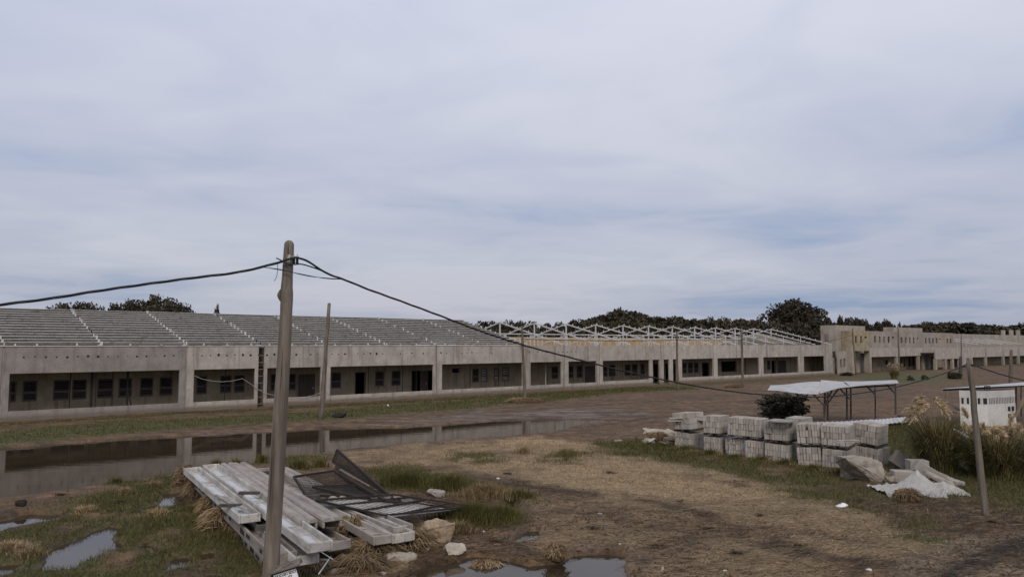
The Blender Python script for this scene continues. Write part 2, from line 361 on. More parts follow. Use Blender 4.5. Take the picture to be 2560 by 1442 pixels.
RUTS = [(gpl(p), w_) for p, w_ in (([(600,1066),(1000,1040),(1300,1017),(1600,999),(1900,984),(2250,966)], .5), ([(700,1070),(1000,1050),(1300,1026),(1600,1006),(1900,990),(2250,971)], .5),
        ([(1480,1066),(1750,1030),(2000,1004),(2300,984)], .4), ([(1560,1068),(1770,1040),(2010,1013),(2320,992)], .4), ([(1620,1012),(1900,1002),(2200,985)], .35),
        ([(1130,1300),(1400,1320),(1700,1332),(2000,1372),(2250,1442)], .35), ([(1320,1275),(1600,1300),(1850,1320),(2150,1362),(2400,1420)], .3), ([(1250,1215),(1500,1232),(1750,1262)], .22))]
def rutmask(x, y):
    m = np.zeros(x.shape)
    for P, w_ in RUTS:
        for (ax, ay), (bx, by) in zip(P[:-1], P[1:]):
            s_ = (x > min(ax, bx)-2) & (x < max(ax, bx)+2) & (y > min(ay, by)-2) & (y < max(ay, by)+2)
            if not s_.any(): continue
            xx, yy = x[s_], y[s_]; ex, ey = bx-ax, by-ay; t = np.clip(((xx-ax)*ex+(yy-ay)*ey)/(ex*ex+ey*ey), 0, 1)
            d = np.hypot(xx-ax-t*ex, yy-ay-t*ey) + .5*(fbm(xx*.9, yy*.9, 61)-.5)
            m[s_] = np.maximum(m[s_], np.clip(1-d/w_, 0, 1)*np.clip(fbm(xx*.4, yy*.4, 62)*3-.7, 0, 1))
    return m
def masks(x, y):
    g = np.zeros(x.shape); s = np.zeros(x.shape); wt = np.zeros(x.shape); tr = np.zeros(x.shape)
    for P, soft, amp in GRASS: g = np.maximum(g, pmask(P, x, y, soft*2.2, amp*1.15, .9, 2))
    g = g * np.clip((fbm(x*1.1, y*1.1, 9)-np.where(y > 30, .14, .27))*4.5, .10, 1)
    for P, soft, amp, k in STRAW: s = np.maximum(s, k*pmask(P, x, y, soft, amp, .7, 5))
    bas = pmask(CHANNEL, x, y, .35, .35, .8, 3)
    for P in PUDDLES: bas = np.maximum(bas, pmask(P, x, y, .12, .22, 1.6, 4))
    for P, k in ((SHEEN, .75),): wt = np.maximum(wt, k*pmask(P, x, y, .8, 2.0, .35, 6))
    wt = np.maximum(wt, pmask(CHANNEL, x, y, 1.0, .6, .6, 3))
    for P in PUDDLES: wt = np.maximum(wt, pmask(P, x, y, .6, .5, 1.0, 4))
    for P in TRACK: tr = np.maximum(tr, pmask(P, x, y, .2, .3, .9, 7))
    dk = np.zeros(x.shape)
    for P in DARKM: dk = np.maximum(dk, pmask(P, x, y, .15, .3, 1.1, 8))
    dk = np.maximum(dk, .55*rutmask(x, y)); s = s*np.clip((fbm(x*.55, y*.55, 63)-.24)*4.5, .3, 1)
    lim = np.clip((138 - y)/20, 0, 1)
    g = np.maximum(g, np.clip((y - 150)/20, 0, 1))
    return g*(1-bas)*(1-tr), s*(1-bas)*(1-.8*g), wt*lim, tr, bas, dk
def height(x, y, bas=None):
    if bas is None: bas = masks(x, y)[4]
    near = np.clip((90 - y)/50, .15, 1)
    h0 = near*(.16*np.maximum(fbm(x*.35, y*.35, 21)-.35, 0) + .05*fbm(x*2.2, y*2.2, 22, 3) + .045*fbm(x*4.3, y*4.3, 24, 2)*np.clip((40-y)/15, 0, 1) + .03*vnoise(x*.6, y*4.0, 23))
    h = h0*(1-bas) - .14*bas - .035*rutmask(x, y)*(1-bas)
    far = np.clip((y - 165)/60, 0, 1); far = far*far*(3-2*far)
    hill = 3.0*np.exp(-((x-42)/24.0)**2) + 1.5*np.exp(-((x-130)/70.0)**2) + 1.0*fbm(x*.02, y*.02, 31)
    h = h + far*hill*np.clip((1600-y)/1200, 0, 1)
    return h
def hz(x, y): return float(height(np.array([float(x)]), np.array([float(y)]))[0])
def seg(*parts):
    r = []
    for a, b, st in parts: r += list(np.arange(a, b, st))
    return np.array(r)
gx = np.concatenate([-np.geomspace(2600, 62, 22), seg((-60, -26, .7), (-26, 17, .125), (17, 34, .25), (34, 130, 1.2)), np.geomspace(131, 2600, 24)])
gy = np.concatenate([seg((-60, 6, 4), (6, 12, .5), (12, 36, .115), (36, 62, .26), (62, 130, .7), (130, 300, 5)), np.geomspace(300, 3200, 18)])
X, Y = np.meshgrid(gx, gy, indexing='ij'); xf, yf = X.ravel(), Y.ravel()
mg, ms, mw, mt, mb_, mdk = masks(xf, yf); zf = height(xf, yf, mb_)
me = bpy.data.meshes.new('ground'); nx, ny = len(gx), len(gy)
me.vertices.add(nx*ny); me.vertices.foreach_set('co', np.stack([xf, yf, zf], 1).astype(np.float32).ravel())
ii, jj = np.meshgrid(np.arange(nx-1), np.arange(ny-1), indexing='ij'); a0 = (ii*ny+jj).ravel()
fc = np.stack([a0, a0+ny, a0+ny+1, a0+1], 1).astype(np.int32); nf = len(fc)
me.loops.add(nf*4); me.polygons.add(nf); me.loops.foreach_set('vertex_index', fc.ravel())
me.polygons.foreach_set('loop_start', np.arange(0, nf*4, 4, dtype=np.int32)); me.polygons.foreach_set('loop_total', np.full(nf, 4, np.int32))
me.polygons.foreach_set('use_smooth', np.ones(nf, bool)); me.update()
for nm, arr in (('grass', mg), ('straw', ms), ('wet', mw), ('track', mt), ('dark', mdk)):
    at = me.attributes.new(nm, 'FLOAT', 'POINT'); at.data.foreach_set('value', arr.astype(np.float32))
def ground_mat():
    m, n, l, p = newmat('ground_mud')
    t = N(n, 'ShaderNodeTexCoord'); v = t.outputs['Object']
    mp = N(n, 'ShaderNodeMapping'); mp.inputs['Rotation'].default_value = (0, 0, -.45); mp.inputs['Scale'].default_value = (.34, 1.0, 1); l.new(v, mp.inputs[0])
    att = {}
    for k in ('grass', 'straw', 'wet', 'track', 'dark'):
        x = N(n, 'ShaderNodeAttribute'); x.attribute_name = k; att[k] = x.outputs['Fac']
    big = noise(n, l, v, .22, 5, .6, .4); mid = noise(n, l, v, 1.6, 6, .65); fine = noise(n, l, v, 13, 6, .75); st = noise(n, l, mp.outputs[0], .8, 8, .72, 1.1)
    c = ramp(n, l, mid, [(.28, (.046, .028, .015)), (.5, (.118, .071, .036)), (.75, (.215, .140, .077))])
    c = mixc(n, l, .7, c, ramp(n, l, st, [(.34, grey(.30)), (.48, grey(.9)), (.66, grey(1.6))]), 'MULTIPLY')
    c = mixc(n, l, .6, c, ramp(n, l, big, [(.3, (.75, .78, .85)), (.7, (1.3, 1.2, 1.1))]), 'MULTIPLY')
    sc_ = ramp(n, l, fine, [(.28, (.14, .092, .046)), (.5, (.37, .255, .135)), (.72, (.56, .41, .245))])
    sf = N(n, 'ShaderNodeMath', operation='MULTIPLY', use_clamp=True); l.new(att['straw'], sf.inputs[0]); l.new(ramp(n, l, mid, [(.32, grey(.45)), (.55, grey(1))]), sf.inputs[1])
    c = mixc(n, l, sf.outputs[0], c, sc_)
    gc = ramp(n, l, fine, [(.3, (.028, .026, .008)), (.5, (.072, .072, .018)), (.72, (.12, .112, .038))])
    gf = N(n, 'ShaderNodeMath', operation='MULTIPLY', use_clamp=True); l.new(att['grass'], gf.inputs[0]); l.new(ramp(n, l, fine, [(.25, grey(.45)), (.55, grey(1))]), gf.inputs[1])
    c = mixc(n, l, gf.outputs[0], c, gc)
    c = mixc(n, l, att['track'], c, ramp(n, l, fine, [(.3, (.15, .105, .065)), (.7, (.24, .175, .115))]))
    c = mixc(n, l, att['dark'], c, (.028, .022, .017))
    wm = N(n, 'ShaderNodeMath', operation='MULTIPLY', use_clamp=True); l.new(att['wet'], wm.inputs[0]); wm.inputs[1].default_value = .45
    c = mixc(n, l, wm.outputs[0], c, mixc(n, l, 1.0, c, (.5, .5, .5), 'MULTIPLY'))
    c = mixc(n, l, .75, c, ramp(n, l, fine, [(.32, grey(.4)), (.5, grey(.95)), (.66, grey(1.45))]), 'MULTIPLY')
    l.new(c, p.inputs['Base Color'])
    wr = N(n, 'ShaderNodeMath', operation='MULTIPLY', use_clamp=True); l.new(att['wet'], wr.inputs[0]); l.new(ramp(n, l, st, [(.38, grey(.0)), (.58, grey(1.0))]), wr.inputs[1])
    rr = N(n, 'ShaderNodeMapRange'); l.new(wr.outputs[0], rr.inputs[0]); rr.inputs[3].default_value = .92; rr.inputs[4].default_value = .22
    l.new(rr.outputs[0], p.inputs['Roughness']); p.inputs['Specular IOR Level'].default_value = .35
    hh = N(n, 'ShaderNodeMath', operation='ADD'); l.new(mid, hh.inputs[0])
    h2 = N(n, 'ShaderNodeMath', operation='MULTIPLY'); l.new(fine, h2.inputs[0]); h2.inputs[1].default_value = .35; l.new(h2.outputs[0], hh.inputs[1])
    bump(n, l, p, hh.outputs[0], .9, .12); return m
me.materials.append(ground_mat()); me.validate()
go = bpy.data.objects.new('ground', me); COL.objects.link(go); struct(go)

def water_mat():
    m, n, l, p = newmat('muddy_water'); t = N(n, 'ShaderNodeTexCoord')
    mp = N(n, 'ShaderNodeMapping'); mp.inputs['Scale'].default_value = (1, 2.2, 1); l.new(t.outputs['Object'], mp.inputs[0])
    a = noise(n, l, mp.outputs[0], 1.2, 4, .55); b = noise(n, l, t.outputs['Object'], .5, 4)
    l.new(ramp(n, l, b, [(.35, (.030, .022, .013)), (.7, (.055, .041, .025))]), p.inputs['Base Color'])
    p.inputs['Specular Tint'].default_value = (.88, .78, .68, 1); p.inputs['Roughness'].default_value = .03; p.inputs['IOR'].default_value = 1.33; p.inputs['Specular IOR Level'].default_value = .5
    bump(n, l, p, a, .10, .02); return m
M['water'] = water_mat()
M['film'] = plain('rain_film', (.50, .48, .45), .06, .9, .08, 2.0)
def water(name, P, pad, z):
    cx = sum(p[0] for p in P)/len(P); cy = sum(p[1] for p in P)/len(P); pts = []
    for i, p in enumerate(P):
        a = Vector(P[i-1]); b = Vector(p); c = Vector(P[(i+1) % len(P)]); d = (c-a).normalized(); nn = Vector((d.y, -d.x))
        pts.append((b.x, b.y, nn))
    area = sum(P[i-1][0]*P[i][1]-P[i][0]*P[i-1][1] for i in range(len(P)))
    sg = 1 if area > 0 else -1
    mb = MB(); mb.poly([(x+sg*nn.x*pad, y+sg*nn.y*pad, z) for x, y, nn in (pts if area > 0 else pts[::-1])])
    return struct(mb.build(name, M['water']))
water('water', CHANNEL, .7, -.03)
for i, P in enumerate(PUDDLES): water('puddle', P, .22, -.035)

# ------------------------------------------------------------------ long precast building
MOD = FB and (FB-FA).length / 20.17
ZT, ZO, ZS, SET = 4.46, 2.84, .62, 2.9
bld = thing('concrete_building', 'long grey precast concrete building with veranda openings and unclad steel roof', 'building', FA, FROT)
TH = .18
def panel(n0, n1, opens, mname, name='facade_panel', tl=None, tr=None):
    t0 = n0*MOD + .05 if tl is None else tl; t1 = n1*MOD - .05 if tr is None else tr
    mb = MB(); mb.box(t0, t1, 0, TH, ZO, ZT); cur = t0
    for a, b, zs in opens:
        if a > cur + .01: mb.box(cur, a, .0, TH, -.3, ZO-.0005)
        if zs > 0: mb.box(a, b, .004, TH-.004, -.3, zs)
        cur = b
    if cur < t1 - .01: mb.box(cur, t1, .0, TH, -.3, ZO-.0005)
    return mb.build(name, M[mname], bld, bevel=.012)
T = lambda px, s=0.0, y=930: PL(px, y, s)[0]
bays = [(-2, 0, [(-2*MOD+.4, -.35, ZS)], 'panel_old'),
        (0, 2, [(.36, 2*MOD-.42, ZS)], 'panel_old'),
        (2, 3, [(10.95, 15.22, ZS)], 'panel'),
        (3, 4, [(16.14, 20.40, ZS)], 'panel'),
        (4, 6, [(6*MOD-10.05, 30.93, ZS)], 'panel'),
        (6, 8, [(31.85, 41.29, ZS)], 'panel'),
        (8, 9, [(42.3, 46.5, ZS)], 'panel'), (9, 10, [(47.5, 51.66, ZS)], 'panel'),
        (10, 12, [(52.66, 60.45, ZS+.05), (61.0, 62.25, 0)], 'panel'),
        (12, 14, [(63.0, 64.05, 0), (64.75, 65.5, 0), (66.48, 72.85, ZS+.05)], 'panel'),
        (14, 16, [(73.8, 83.44, ZS)], 'panel'), (16, 18, [(84.5, 94.3, ZS)], 'panel'),
        (18, 20, [(95.4, 101.6, ZS)], 'panel')]
hole_me = MB().tube([(0, 0, 0), (0, .03, 0)], .085, 10).mesh('tie_hole_shade', M['hole'])  # flat dark discs on the face, painting the shade inside tie holes
ring_me = MB().tube([(0, 0, 0), (0, .03, 0)], .055, 8).mesh('tie_hole_shade', M['hole'])
for n0, n1, op, mt_ in bays:
    if (n0, n1) == (2, 3): p = panel(n0, n1, op, mt_, tr=15.46)
    elif (n0, n1) == (3, 4): p = panel(n0, n1, op, mt_, tl=15.90)
    else: p = panel(n0, n1, op, mt_)
    if n0 < 10:
        k = int((n1-n0)*9)
        for i in range(k):
            if rnd.random() < (.08 if n0 < 3 else .35): continue
            t = n0*MOD + .45 + i*(n1-n0)*MOD/k*.985
            s = R(.55, 1.15); inst(hole_me if rnd.random() < .5 else ring_me, 'tie_hole_shade', p, (t, -.006, 3.82 + R(-.03, .03)), (0, 0, 0), (s, 1, s*R(.8, 1.1)))
# joint strips between panels
for k in (-2, 0, 2, 4, 6, 8, 9, 10, 12, 14, 16, 18, 20):
    MB().box(k*MOD-.045, k*MOD+.045, .03, .14, -.2, ZT+.12).build('joint_post', M['panel_old' if k < 4 else 'floor'], bld)
# ladder slot in the third joint, its shade painted by a dark backing plate
lad = MB().box(15.47, 15.89, .5, .56, 0, ZT-.05).build('slot_shade_plate', M['slab'], bld)
rung = MB().box(15.465, 15.895, .05, .11, 0, .05).mesh('rung', M['panel'])
for i in range(8): inst(rung, 'rung', lad, (0, 0, .25 + i*.5))
# inner wall with real openings
holes = []                                                    # (t0, t1, z0, z1, kind)
def win(a, b, z0=.98, z1=2.28, kind='win'):
    ta, tb = T(a, SET), T(b, SET); holes.append((ta, tb, z0, z1, kind))
for a, b in ((27,43),(59,95),(135,176),(182,218),(245,284),(298,331),(351,384),(400,432),(492,518),(551,579),(586,612),(677,698),(722,740),(829,852),(938,960),(979,1001),
             (1379,1395),(1421,1433),(1442,1455),(1507,1518),(1522,1538),(1562,1576),(1580,1593),(1602,1611),(1706,1716),(1720,1732),(1735,1746),(1918,1926)): win(a, b)
win(1181, 1197)
for a, b in ((1202,1218),(1235,1247),(1255,1272)): win(a, b, kind='pale')
for a, b in ((889,913),(1030,1053),(1070,1085),(1756,1773),(1930,1939),(2044,2060),(1635,1646),(1664,1672),(1683,1690)): win(a, b, 0, 2.2, 'void')
for a, b in ((746,788),(1053,1069),(1462,1490),(1946,1966)): win(a, b, 0, 2.2, 'door')
win(1131, 1147, 1.95, 2.3, 'void'); win(1804, 1841, .95, 2.3, 'void')
for k in (2.2, 4.6, 7.4): holes.append((-k-1, -k, .98, 2.28, 'win'))
holes.sort(); fixed = []
for h in holes:
    if fixed and h[0] < fixed[-1][1] + .04: h = (fixed[-1][1] + .04, max(h[1], fixed[-1][1]+.2), *h[2:])
    fixed.append(h)
def wall_holes(t0, t1, z0, z1, s0, s1, hs):
    mb = MB(); cur = t0
    for a, b, c, d, k in hs:
        if a > cur: mb.box(cur, a, s0, s1, z0, z1)
        if c > z0: mb.box(a, b, s0, s1, z0, c)
        if d < z1: mb.box(a, b, s0, s1, d, z1)
        cur = b
    if cur < t1: mb.box(cur, t1, s0, s1, z0, z1)
    return mb
wall_holes(-2*MOD, 20*MOD, -.2, 2.97, SET, SET+.18, fixed).build('inner_wall', M['inner'], bld)
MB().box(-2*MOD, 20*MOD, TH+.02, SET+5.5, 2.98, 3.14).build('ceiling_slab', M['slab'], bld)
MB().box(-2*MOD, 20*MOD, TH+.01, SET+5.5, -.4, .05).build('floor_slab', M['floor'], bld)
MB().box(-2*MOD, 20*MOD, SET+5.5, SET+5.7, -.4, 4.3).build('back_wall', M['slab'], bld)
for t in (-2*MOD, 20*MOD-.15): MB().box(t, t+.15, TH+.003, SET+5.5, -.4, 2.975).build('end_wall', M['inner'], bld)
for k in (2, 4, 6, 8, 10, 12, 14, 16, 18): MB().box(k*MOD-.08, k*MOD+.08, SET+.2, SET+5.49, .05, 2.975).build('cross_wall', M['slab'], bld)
slat_d = MB().hexa([(-.5,0,-.055),(.5,0,-.055),(.5,.05,.02),(-.5,.05,.02),(-.5,-.01,-.035),(.5,-.01,-.035),(.5,.04,.04),(-.5,.04,.04)])
sm = {'win': slat_d.mesh('slat', M['slat']), 'pale': slat_d.mesh('slat', M['slat_l'])}
for a, b, z0, z1, k in fixed:
    wd = b - a
    if k in ('win', 'pale'):
        c = (a+b)/2; f = .07; zm = z0 + (z1-z0)*.42
        mb = MB().box(a, a+f, SET-.03, SET+.1, z0, z1).box(b-f, b, SET-.03, SET+.1, z0, z1).box(a+f, b-f, SET-.029, SET+.1, z0, z0+.1).box(a+f, b-f, SET-.029, SET+.1, z1-.08, z1).box(a+f, b-f, SET-.029, SET+.1, zm-.06, zm+.06)
        wo = mb.build('window', M['frame'], bld)
        for q0, q1 in ((z0+.1, zm-.06), (zm+.06, z1-.08)):
            n_ = 3 if q0 < zm-.1 else 4
            for i in range(n_): inst(sm[k], 'slat', wo, (c, SET+.03, q0 + (i+.5)*(q1-q0)/n_), (R(-.15, .15), 0, 0), (wd-2*f-.01, 1, 1))
    elif k == 'door':
        do = MB().box(a, b, SET+.05, SET+.1, .05, z1).build('door', M['door'], bld)
        MB().box(b-.16, b-.1, SET+.02, SET+.049, 1.0, 1.14).build('handle', M['bracket'], do)
    else:
        MB().box(a-.06, a, SET-.02, SET+.06, max(z0, .05), z1+.05).box(b, b+.06, SET-.02, SET+.06, max(z0, .05), z1+.05).box(a, b, SET-.019, SET+.06, z1, z1+.05).build('door_frame', M['frame'], bld)
for px, rr in ((177,.035),(231,.07),(283,.03),(320,.07),(563,.03),(921,.03),(1006,.03),(1175,.035),(1246,.035),(1457,.025),(1556,.03),(1602,.035),(1840,.035),(1864,.035),(1943,.05),(1977,.03)):
    MB().tube([(T(px, 1.2), 1.2, .05), (T(px, 1.2), 1.2, 2.98)], rr, 8).build('steel_post', M['black'], bld)
MB().tube([(T(1364, 1.2), 1.2, .05), (T(1364, 1.2), 1.2, 2.98)], .05, 8).build('steel_post', M['panel'], bld)
MB().beam((T(322, 1.2), 1.15, 1.4), (T(335, 1.2), 1.15, .1), .07, .07).build('prop', M['black'], bld)
MB().box(-2*MOD, 8*MOD, -.05, .16, ZT+.003, ZT+.055).build('gutter', M['purlin_lit'], bld)
# roof: purlins on rafters, dark sheet added behind to darken the gaps
RW, RZ, EZ = 10.0, 7.0, 4.52
sl_ = (RZ-EZ)/RW
NR = 13
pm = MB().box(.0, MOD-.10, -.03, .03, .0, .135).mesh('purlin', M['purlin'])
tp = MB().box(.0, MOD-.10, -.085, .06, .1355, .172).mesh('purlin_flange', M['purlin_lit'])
cl = MB().box(-.05, .05, -.11, .07, -.02, .20).mesh('cleat', M['white_steel'])
for i in range(NR+1):
    s = .15 + (RW-.25)*i/NR; z = EZ + sl_*s
    for k in range(-2, 8):
        o = inst(pm, 'purlin', bld, (k*MOD+.05, s, z), (R(-.05, .05), R(-.003, .003), 0))
        inst(tp, 'flange', o)
    for k in range(-2, 9):
        if rnd.random() < .85: inst(cl, 'cleat', bld, (k*MOD, s, z), (0, 0, R(-.3, .3)), (R(.7, 1.3), 1, R(.8, 1.3)))
for k in range(-2, 9):
    MB().beam((k*MOD, .1, EZ-.10), (k*MOD, RW, RZ-.10), .12, .16).build('rafter', M['white_steel'], bld)
    MB().beam((k*MOD, RW+.06, RZ-.16), (k*MOD, 2*RW-.1, EZ-.12), .12, .16).build('rafter', M['white_steel'], bld)
MB().hexa([(-2*MOD, RW-.3, RZ-.03), (8*MOD, RW-.3, RZ-.03), (8*MOD, 2*RW, EZ-.02), (-2*MOD, 2*RW, EZ-.02), (-2*MOD, RW-.3, RZ+.0), (8*MOD, RW-.3, RZ+.0), (8*MOD, 2*RW, EZ+.02), (-2*MOD, 2*RW, EZ+.02)]).build('added_rear_sheet', M['roofing'], bld)
for i in range(26):                                            # short bolts and stubs along the eave
    k = i*8*MOD/26 + R(0, .8); MB().box(k, k+.09, -.02, .06, ZT+.07, ZT+.07+R(.05, .13)).build('bolt', M['purlin_lit'], bld)
# bare trusses
for k in range(9, 21):
    mb = MB(); t = k*MOD - .05
    mb.beam((t, .05, EZ+.02), (t, RW, RZ), .10, .125); mb.beam((t, RW+.02, RZ-.002), (t, 2*RW-.05, EZ+.02), .10, .125)
    mb.beam((t, RW, RZ-.1), (t, RW, EZ-.3), .12, .12, (0, 1, 0))
    for s in (5, 15): mb.beam((t+.002, s, EZ+sl_*5-.1), (t+.002, s, EZ-.6), .08, .08, (0, 1, 0))
    o = mb.build('truss', M['white_steel'], bld)
    m2 = MB()
    for s in np.arange(.8, 2*RW, .9):
        z = EZ + sl_*min(s, 2*RW-s) + .08; m2.box(t-.04, t+.04, s-.04, s+.04, z, z+R(.12, .2))
    m2.build('cleat', M['white_steel'], o)['kind'] = 'stuff'
MB().beam((8.05*MOD, RW, 5.75), (20*MOD-.2, RW, 5.75), .10, .12).build('tie_beam', M['white_steel'], bld)
MB().beam((8.05*MOD, 15, 5.3), (20*MOD-.2, 15, 5.3), .10, .10).build('tie_beam', M['white_steel'], bld)
for k in range(8, 20):                                         # light stubs standing behind the parapet
    for j in range(4):
        t = (k + R(0, 1))*MOD; s = R(8, 19); MB().box(t-.035, t+.035, s-.035, s+.035, 3.9, R(4.8, 5.7)).build('stub_column', M['white_steel'], bld)
MB().box(9.5*MOD, 22.3*MOD, 2*RW+1.5, 2*RW+1.75, 0, 5.55).build('rear_wall', M['ochre_wall'], bld)
MB().hexa([(19.25*MOD, 1.5, 4.2), (19.25*MOD+.15, 1.5, 4.2), (19.25*MOD+.15, 18.5, 4.2), (19.25*MOD, 18.5, 4.2), (19.25*MOD, 1.5, 4.5), (19.25*MOD+.15, 1.5, 4.5), (19.25*MOD+.15, 9.9, 6.35), (19.25*MOD, 9.9, 6.35)]).build('gable_wall', M['grey2'], bld)

# hanging rope across two openings
rp = []
for px, py in ((486,938),(505,946),(530,951),(555,953),(580,951),(606,945),(625,957),(645,972),(665,982),(690,988),(720,992),(760,992),(790,985),(806,978)):
    t, z = PL(px, py, -.12); rp.append(FA + FD*t - FN*.12 + Vector((0, 0, z)))
tag(MB().tube(rp, .015, 6).build('rope', M['rope']), 'pale rope hanging across the openings beside the ladder slot', 'rope')

# ------------------------------------------------------------------ two-storey block at the far end
b2 = thing('two_storey_block', 'two-storey stained concrete block with rows of narrow upper windows behind the poles', 'building', FA, FROT)
def fx(px, s=0, y=880): return PL(px, y, s)[0]
def fz(px, py, s=0): return PL(px, py, s)[1]
S2 = 1.2
def wbox(px0, px1, y0, y1, s0, s1, mt_, name, root=b2, holes_=()):
    xm = (px0+px1)/2
    t0, t1 = fx(px0, s0), fx(px1, s0); z1, z0 = fz(xm, y0, s0), fz(xm, y1, s0)
    hs = [(fx(a, s0), fx(b, s0), fz(xm, d, s0), fz(xm, c, s0), 'v') for a, b, c, d in holes_]
    if hs:                                      # wall with real openings and a dark space behind
        mb = wall_holes(t0, t1, z0, z1, s0, s0+.2, hs)
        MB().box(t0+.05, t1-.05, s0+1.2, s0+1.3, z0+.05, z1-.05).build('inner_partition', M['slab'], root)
        mb.box(t0, t1, s0+.2, s1, z1-.15, z1-.002); mb.box(t0, t0+.2, s0+.203, s1, z0, z1-.16); mb.box(t1-.2, t1, s0+.203, s1, z0, z1-.16)
    else: mb = MB().box(t0, t1, s0, s1, z0, z1)
    return mb.build(name, M[mt_], root), (t0, t1, z0, z1)
def proj_x(P):
    d = P-EYE; cp, sp = math.cos(PITCH), math.sin(PITCH); return 1280 + F*d.x/(d.y*cp+d.z*sp)
def sdepth(px_front, s0, px_back):              # how far back a side wall runs so that it ends at px_back
    t = fx(px_front, s0); s = s0
    while proj_x(FA+FD*t+FN*s+Vector((0, 0, 5))) > px_back and s < 40: s += .1
    return s
wbox(2090, 2165, 813, 940, 1.6, sdepth(2090, 1.6, 2053), 'grey2', 'tower_wall')
ts_ = fx(2090, 1.6); se_ = sdepth(2090, 1.6, 2053)-1.6; MB().box(ts_-.04, ts_+.05, 1.6+se_*.48, 1.6+se_*.74, 5.1, 6.2).build('shutter', M['timber'], b2)
# ochre cantilevered room and the recess under it
wbox(2136, 2175, 826, 876, -.4, 1.55, 'ochre', 'upper_room', holes_=((2139,2144,839,855),(2152,2157,839,855),(2163,2169,840,844)))
wbox(2137, 2176, 877, 930, 3.0, 3.3, 'inner', 'recess_wall')
wbox(2130, 2136, 868, 940, -.3, .6, 'grey2', 'column')
wbox(2174, 2178, 868, 935, -.3, .6, 'grey2', 'column')
up = [(2187,2192,840,855),(2199,2203,841,856),(2210,2214,841,856),(2221,2226,841,856),(2232,2237,841,846),(2253,2258,842,856),(2264,2268,842,856),(2274,2278,842,857),(2284,2288,842,857),(2294,2298,843,847),
      (2314,2318,843,857),(2323,2327,843,857),(2332,2336,843,857),(2341,2345,843,857),(2350,2354,844,847),(2368,2372,844,857),(2376,2380,844,857)]
wbox(2176, 2385, 829, 869, 1.2, 9, 'grey2', 'upper_wall', holes_=up)
wbox(2236, 2308, 818, 830, 9.5, 11.5, 'grey2', 'stair_head')
wbox(2176, 2345, 868, 889, 0, .2, 'panel', 'fascia')
wbox(2176, 2345, 925, 932, 0, .2, 'panel', 'low_wall')
wbox(2176, 2345, 880, 932, 2.4, 2.6, 'inner', 'veranda_wall', holes_=((2213,2219,897,908),(2250,2256,893,915),(2258,2263,893,915),(2271,2277,893,915),(2280,2286,893,915)))
t0, t1 = fx(2176), fx(2345)
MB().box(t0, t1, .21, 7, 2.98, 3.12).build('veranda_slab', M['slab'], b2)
for px in (2176, 2243, 2297, 2310, 2322, 2335): wbox(px-2.2, px+2.2, 889, 934, -.05, .35, 'grey2', 'column')
wbox(2338, 2402, 868, 896, -2.5, -2.3, 'panel', 'porch_fascia')
for px in (2340, 2364, 2382, 2400): wbox(px-2, px+2, 896, 932, -2.5, -2.1, 'grey2', 'porch_column')
t0, t1 = fx(2338, -2.5), fx(2402, -2.5)
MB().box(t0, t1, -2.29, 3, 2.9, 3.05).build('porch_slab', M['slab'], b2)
wbox(2345, 2420, 890, 930, 3.0, 3.2, 'inner', 'porch_wall')
# lower ground-floor corner between both buildings
wbox(2094, 2131, 876, 940, .5, .7, 'grey2', 'corner_wall', holes_=((2100,2105,897,916),(2108,2113,895,917),(2122,2128,896,917)))
wbox(2064, 2096, 893, 940, 1.2, 1.4, 'grey2', 'corner_wall', holes_=((2069,2080,894,915),))

b3 = thing('single_storey_wing', 'single-storey grey wing with columned openings and three roof stubs at right edge', 'building', FA, FROT)
wbox(2386, 2700, 837, 870, 9, 9.3, 'grey2', 'upper_wall', b3)
wbox(2403, 2700, 866, 888, 0, .2, 'panel', 'fascia', b3)
wbox(2403, 2700, 912, 918, 0, .2, 'panel', 'low_wall', b3)
wbox(2403, 2431, 888, 912, .002, .2, 'panel', 'fascia', b3)
wbox(2403, 2700, 880, 918, 2.4, 2.6, 'inner', 'veranda_wall', b3)
t0, t1 = fx(2403), fx(2700); MB().box(t0, t1, .21, 7, 2.98, 3.12).build('veranda_slab', M['slab'], b3)
for px in (2465, 2509, 2547, 2585): wbox(px-2, px+2, 868, 922, -.06, .3, 'grey2', 'column', b3)
for px in (2512, 2532, 2549): wbox(px-4, px+4, 824, 838, 9.6, 9.9, 'grey2', 'roof_stub', b3)
for i, px in enumerate((2405, 2440, 2470, 2495, 2520)):
    t = fx(px, 4); MB().beam((t, 1.0, 4.6), (t, 9, 5.9), .14, .16).build('rafter', M['white_steel'], b3)

# ------------------------------------------------------------------ utility poles and cables
def pole_obj(root, pts, rads, mname='pole', n=14, jit=.03):
    return MB().tube(pts, rads, n, jit).build('shaft', M[mname], root, smooth=True, world=True)
def pole(name, label, top, bot, yb, dia_px, group, mname='pole_d', cap=True):
    b = G(*bot) if yb is None else D(bot[0], bot[1], yb)
    b.z = hz(b.x, b.y) - .35; b0 = G(*bot) if yb is None else D(bot[0], bot[1], yb)
    t = D(top[0], top[1], b0.y); d = dia_px/F*b0.y/2
    r = thing(name, label, 'pole', (b0.x, b0.y, 0), 0, group)
    m = 10; pts = [b.lerp(t, i/m) + Vector((R(-.03, .03)*math.sin(i), R(-.02, .02), 0))*(0 < i < m) for i in range(m+1)]
    pole_obj(r, pts, [d*1.15 - d*.35*i/m for i in range(m+1)], mname, 10, .02)
    MB().tube([t, t+Vector((0, 0, .05))], [d*.8, d*.45], 10).build('pole_cap', M[mname], r, world=True)
    return r, b0, t
GRP = 'utility poles along the yard'
